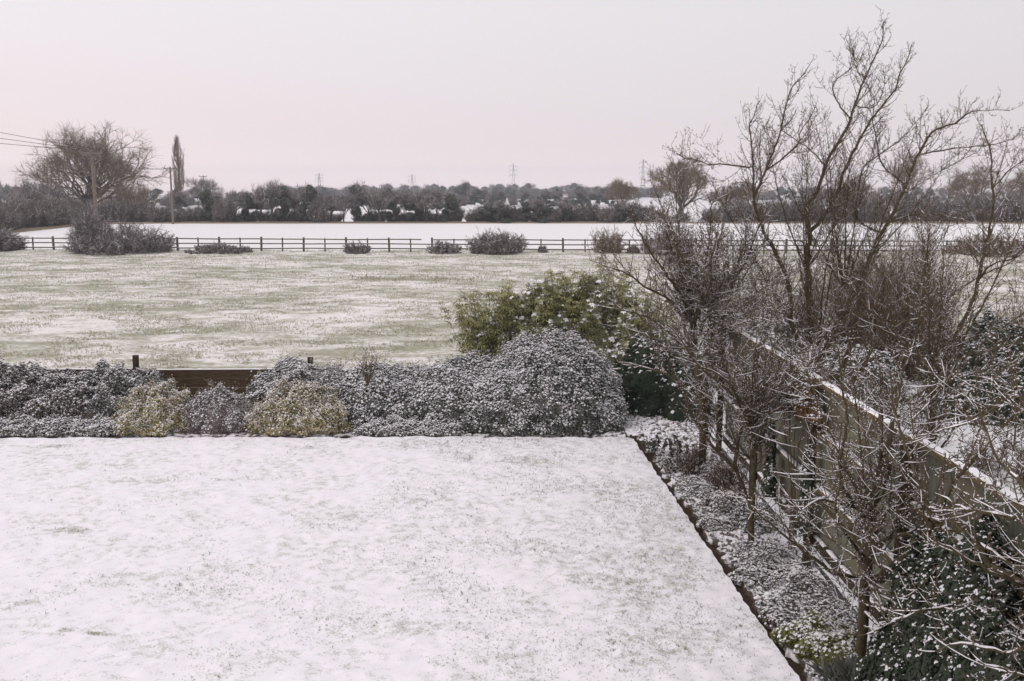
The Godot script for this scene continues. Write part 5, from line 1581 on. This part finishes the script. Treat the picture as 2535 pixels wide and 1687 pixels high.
		[0.016, 0.004, 2.89, 1.24, -11.50, 3.10, 1.56, -11.60, 3.22, 1.85, -11.44, 3.22, 2.26, -10.58, 3.60, 2.37, -11.66, 3.60, 2.69, -11.17],
		[0.016, 0.004, 2.91, 0.21, -11.50, 3.02, 0.42, -11.28, 3.16, 0.34, -11.06, 3.22, 0.30, -10.62, 3.22, 0.36, -10.04, 3.22, 0.39, -9.80],
	],
	"near_bed": [
		[0.050, 0.042, 3.12, -0.06, -8.30, 3.12, 0.02, -8.30, 3.13, 0.26, -8.30, 3.13, 0.51, -8.30, 3.13, 0.76, -8.30, 3.14, 0.96, -8.30, 3.15, 1.19, -8.30, 3.15, 1.38, -8.30],
		[0.040, 0.024, 3.13, 0.76, -8.30, 3.22, 0.82, -8.25, 3.22, 1.03, -7.99, 3.22, 1.23, -7.72, 3.22, 1.42, -7.50, 3.22, 1.63, -7.29, 3.22, 1.71, -7.21],
		[0.018, 0.005, 3.22, 1.71, -7.21, 3.22, 1.87, -7.07, 3.22, 2.12, -6.93, 3.22, 2.40, -6.59, 3.51, 2.46, -6.94, 3.59, 2.63, -6.87, 3.60, 2.80, -6.67],
		[0.016, 0.004, 3.22, 1.71, -7.21, 3.17, 1.86, -7.31, 3.16, 2.00, -7.41, 3.11, 2.15, -7.51, 3.08, 2.34, -7.61, 3.05, 2.53, -7.71, 3.05, 2.77, -7.81],
		[0.018, 0.005, 3.21, 1.74, -7.23, 3.22, 1.81, -6.89, 3.22, 1.80, -6.61, 3.22, 1.82, -6.30, 3.22, 1.83, -6.02, 3.22, 1.84, -5.76],
		[0.024, 0.005, 3.15, 1.38, -8.30, 3.18, 1.52, -8.38, 3.22, 1.68, -8.38, 3.22, 1.89, -8.33, 3.22, 2.15, -8.16, 3.22, 2.34, -8.11, 3.51, 2.39, -8.80],
		[0.020, 0.005, 3.15, 1.33, -8.30, 3.00, 1.48, -8.20, 2.81, 1.73, -8.10, 2.75, 1.98, -8.00, 2.74, 2.22, -7.90, 2.72, 2.42, -7.80, 2.63, 2.65, -7.70, 2.56, 2.98, -7.60],
		[0.016, 0.004, 3.16, 1.42, -8.33, 2.91, 1.53, -8.15, 2.70, 1.62, -7.98, 2.51, 1.69, -7.80, 2.34, 1.67, -7.62],
		[0.018, 0.004, 3.13, 0.80, -8.30, 2.95, 0.89, -8.16, 2.73, 0.99, -8.01, 2.57, 1.14, -7.87, 2.34, 1.32, -7.73, 2.12, 1.52, -7.59, 1.91, 1.73, -7.44, 1.79, 1.89, -7.30],
		[0.014, 0.004, 3.14, 0.98, -8.30, 2.80, 1.37, -7.93, 2.59, 1.69, -7.57, 2.50, 2.02, -7.20],
		[0.014, 0.004, 2.53, 1.68, -7.82, 2.90, 1.28, -7.65, 3.07, 1.18, -7.47, 3.22, 1.19, -7.16, 3.22, 1.33, -6.61, 3.22, 1.35, -6.41, 3.22, 1.33, -6.20, 3.22, 1.42, -6.05],
		[0.014, 0.004, 3.22, 1.33, -6.61, 3.03, 1.45, -6.31, 2.67, 1.53, -6.01, 2.36, 1.60, -5.71, 2.16, 1.70, -5.41],
		[0.016, 0.004, 3.17, 0.79, -8.27, 3.10, 0.83, -8.06, 3.18, 0.79, -7.85, 3.22, 0.82, -7.51, 3.22, 0.94, -6.96, 3.22, 1.04, -6.66, 3.22, 1.17, -6.35, 3.22, 1.41, -6.09, 3.22, 1.59, -5.86],
		[0.012, 0.004, 3.13, 0.51, -8.30, 3.16, 0.50, -8.00, 3.20, 0.51, -7.70, 3.22, 0.50, -7.39, 3.22, 0.53, -7.03, 3.21, 0.58, -6.80],
		[0.016, 0.005, 3.15, 1.10, -8.30, 3.22, 1.45, -7.68, 3.22, 1.52, -7.08, 3.22, 1.52, -6.73, 3.22, 1.47, -6.32, 3.22, 1.44, -5.96, 3.22, 1.47, -5.70],
		[0.012, 0.004, 3.14, 0.90, -8.30, 2.95, 0.81, -8.07, 2.86, 0.80, -7.83, 2.76, 0.82, -7.60],
	],
	"right": [
		[0.035, 0.020, 3.17, -0.06, -4.70, 3.22, 1.63, -5.20, 3.22, 1.72, -5.46, 3.22, 1.78, -5.69, 3.22, 1.76, -5.88, 3.22, 1.72, -6.23, 3.19, 1.74, -6.30, 3.10, 1.90, -6.30],
		[0.020, 0.005, 3.22, 1.76, -5.88, 3.06, 1.85, -5.78, 2.83, 1.96, -5.68, 2.60, 2.11, -5.58, 2.44, 2.21, -5.48],
		[0.016, 0.004, 3.22, 1.72, -5.46, 3.04, 1.53, -5.50, 2.93, 1.48, -5.54, 2.82, 1.49, -5.58, 2.67, 1.49, -5.62, 2.60, 1.41, -5.66],
		[0.020, 0.005, 3.22, 1.78, -5.69, 3.14, 2.19, -5.79, 3.07, 2.20, -5.89, 2.93, 2.20, -5.99, 2.84, 2.22, -6.09, 2.76, 2.26, -6.19],
		[0.016, 0.004, 3.22, 1.69, -5.38, 3.09, 2.26, -5.47, 2.99, 2.51, -5.55, 2.91, 2.58, -5.63, 2.85, 2.72, -5.72, 2.83, 2.88, -5.80, 2.80, 2.96, -5.88],
		[0.014, 0.004, 3.22, 1.69, -5.38, 3.11, 1.47, -5.34, 2.99, 1.44, -5.30, 2.85, 1.49, -5.26, 2.76, 1.54, -5.22, 2.64, 1.58, -5.18],
		[0.020, 0.004, 3.22, 1.75, -5.60, 3.22, 1.77, -5.59, 3.20, 2.58, -5.83, 3.19, 2.85, -5.94, 3.15, 2.93, -6.06, 3.00, 2.77, -6.17, 2.83, 2.66, -6.28, 2.65, 2.55, -6.40],
		[0.016, 0.004, 3.20, 2.50, -5.80, 3.30, 2.44, -5.94, 3.23, 2.97, -6.08, 3.13, 2.85, -6.22, 3.02, 2.70, -6.36, 2.92, 2.66, -6.50],
		[0.012, 0.004, 3.21, 2.09, -5.68, 3.22, 2.05, -5.73, 3.22, 2.32, -5.96, 3.25, 2.44, -6.10, 3.27, 2.63, -6.24, 3.38, 2.82, -6.38],
	],
}
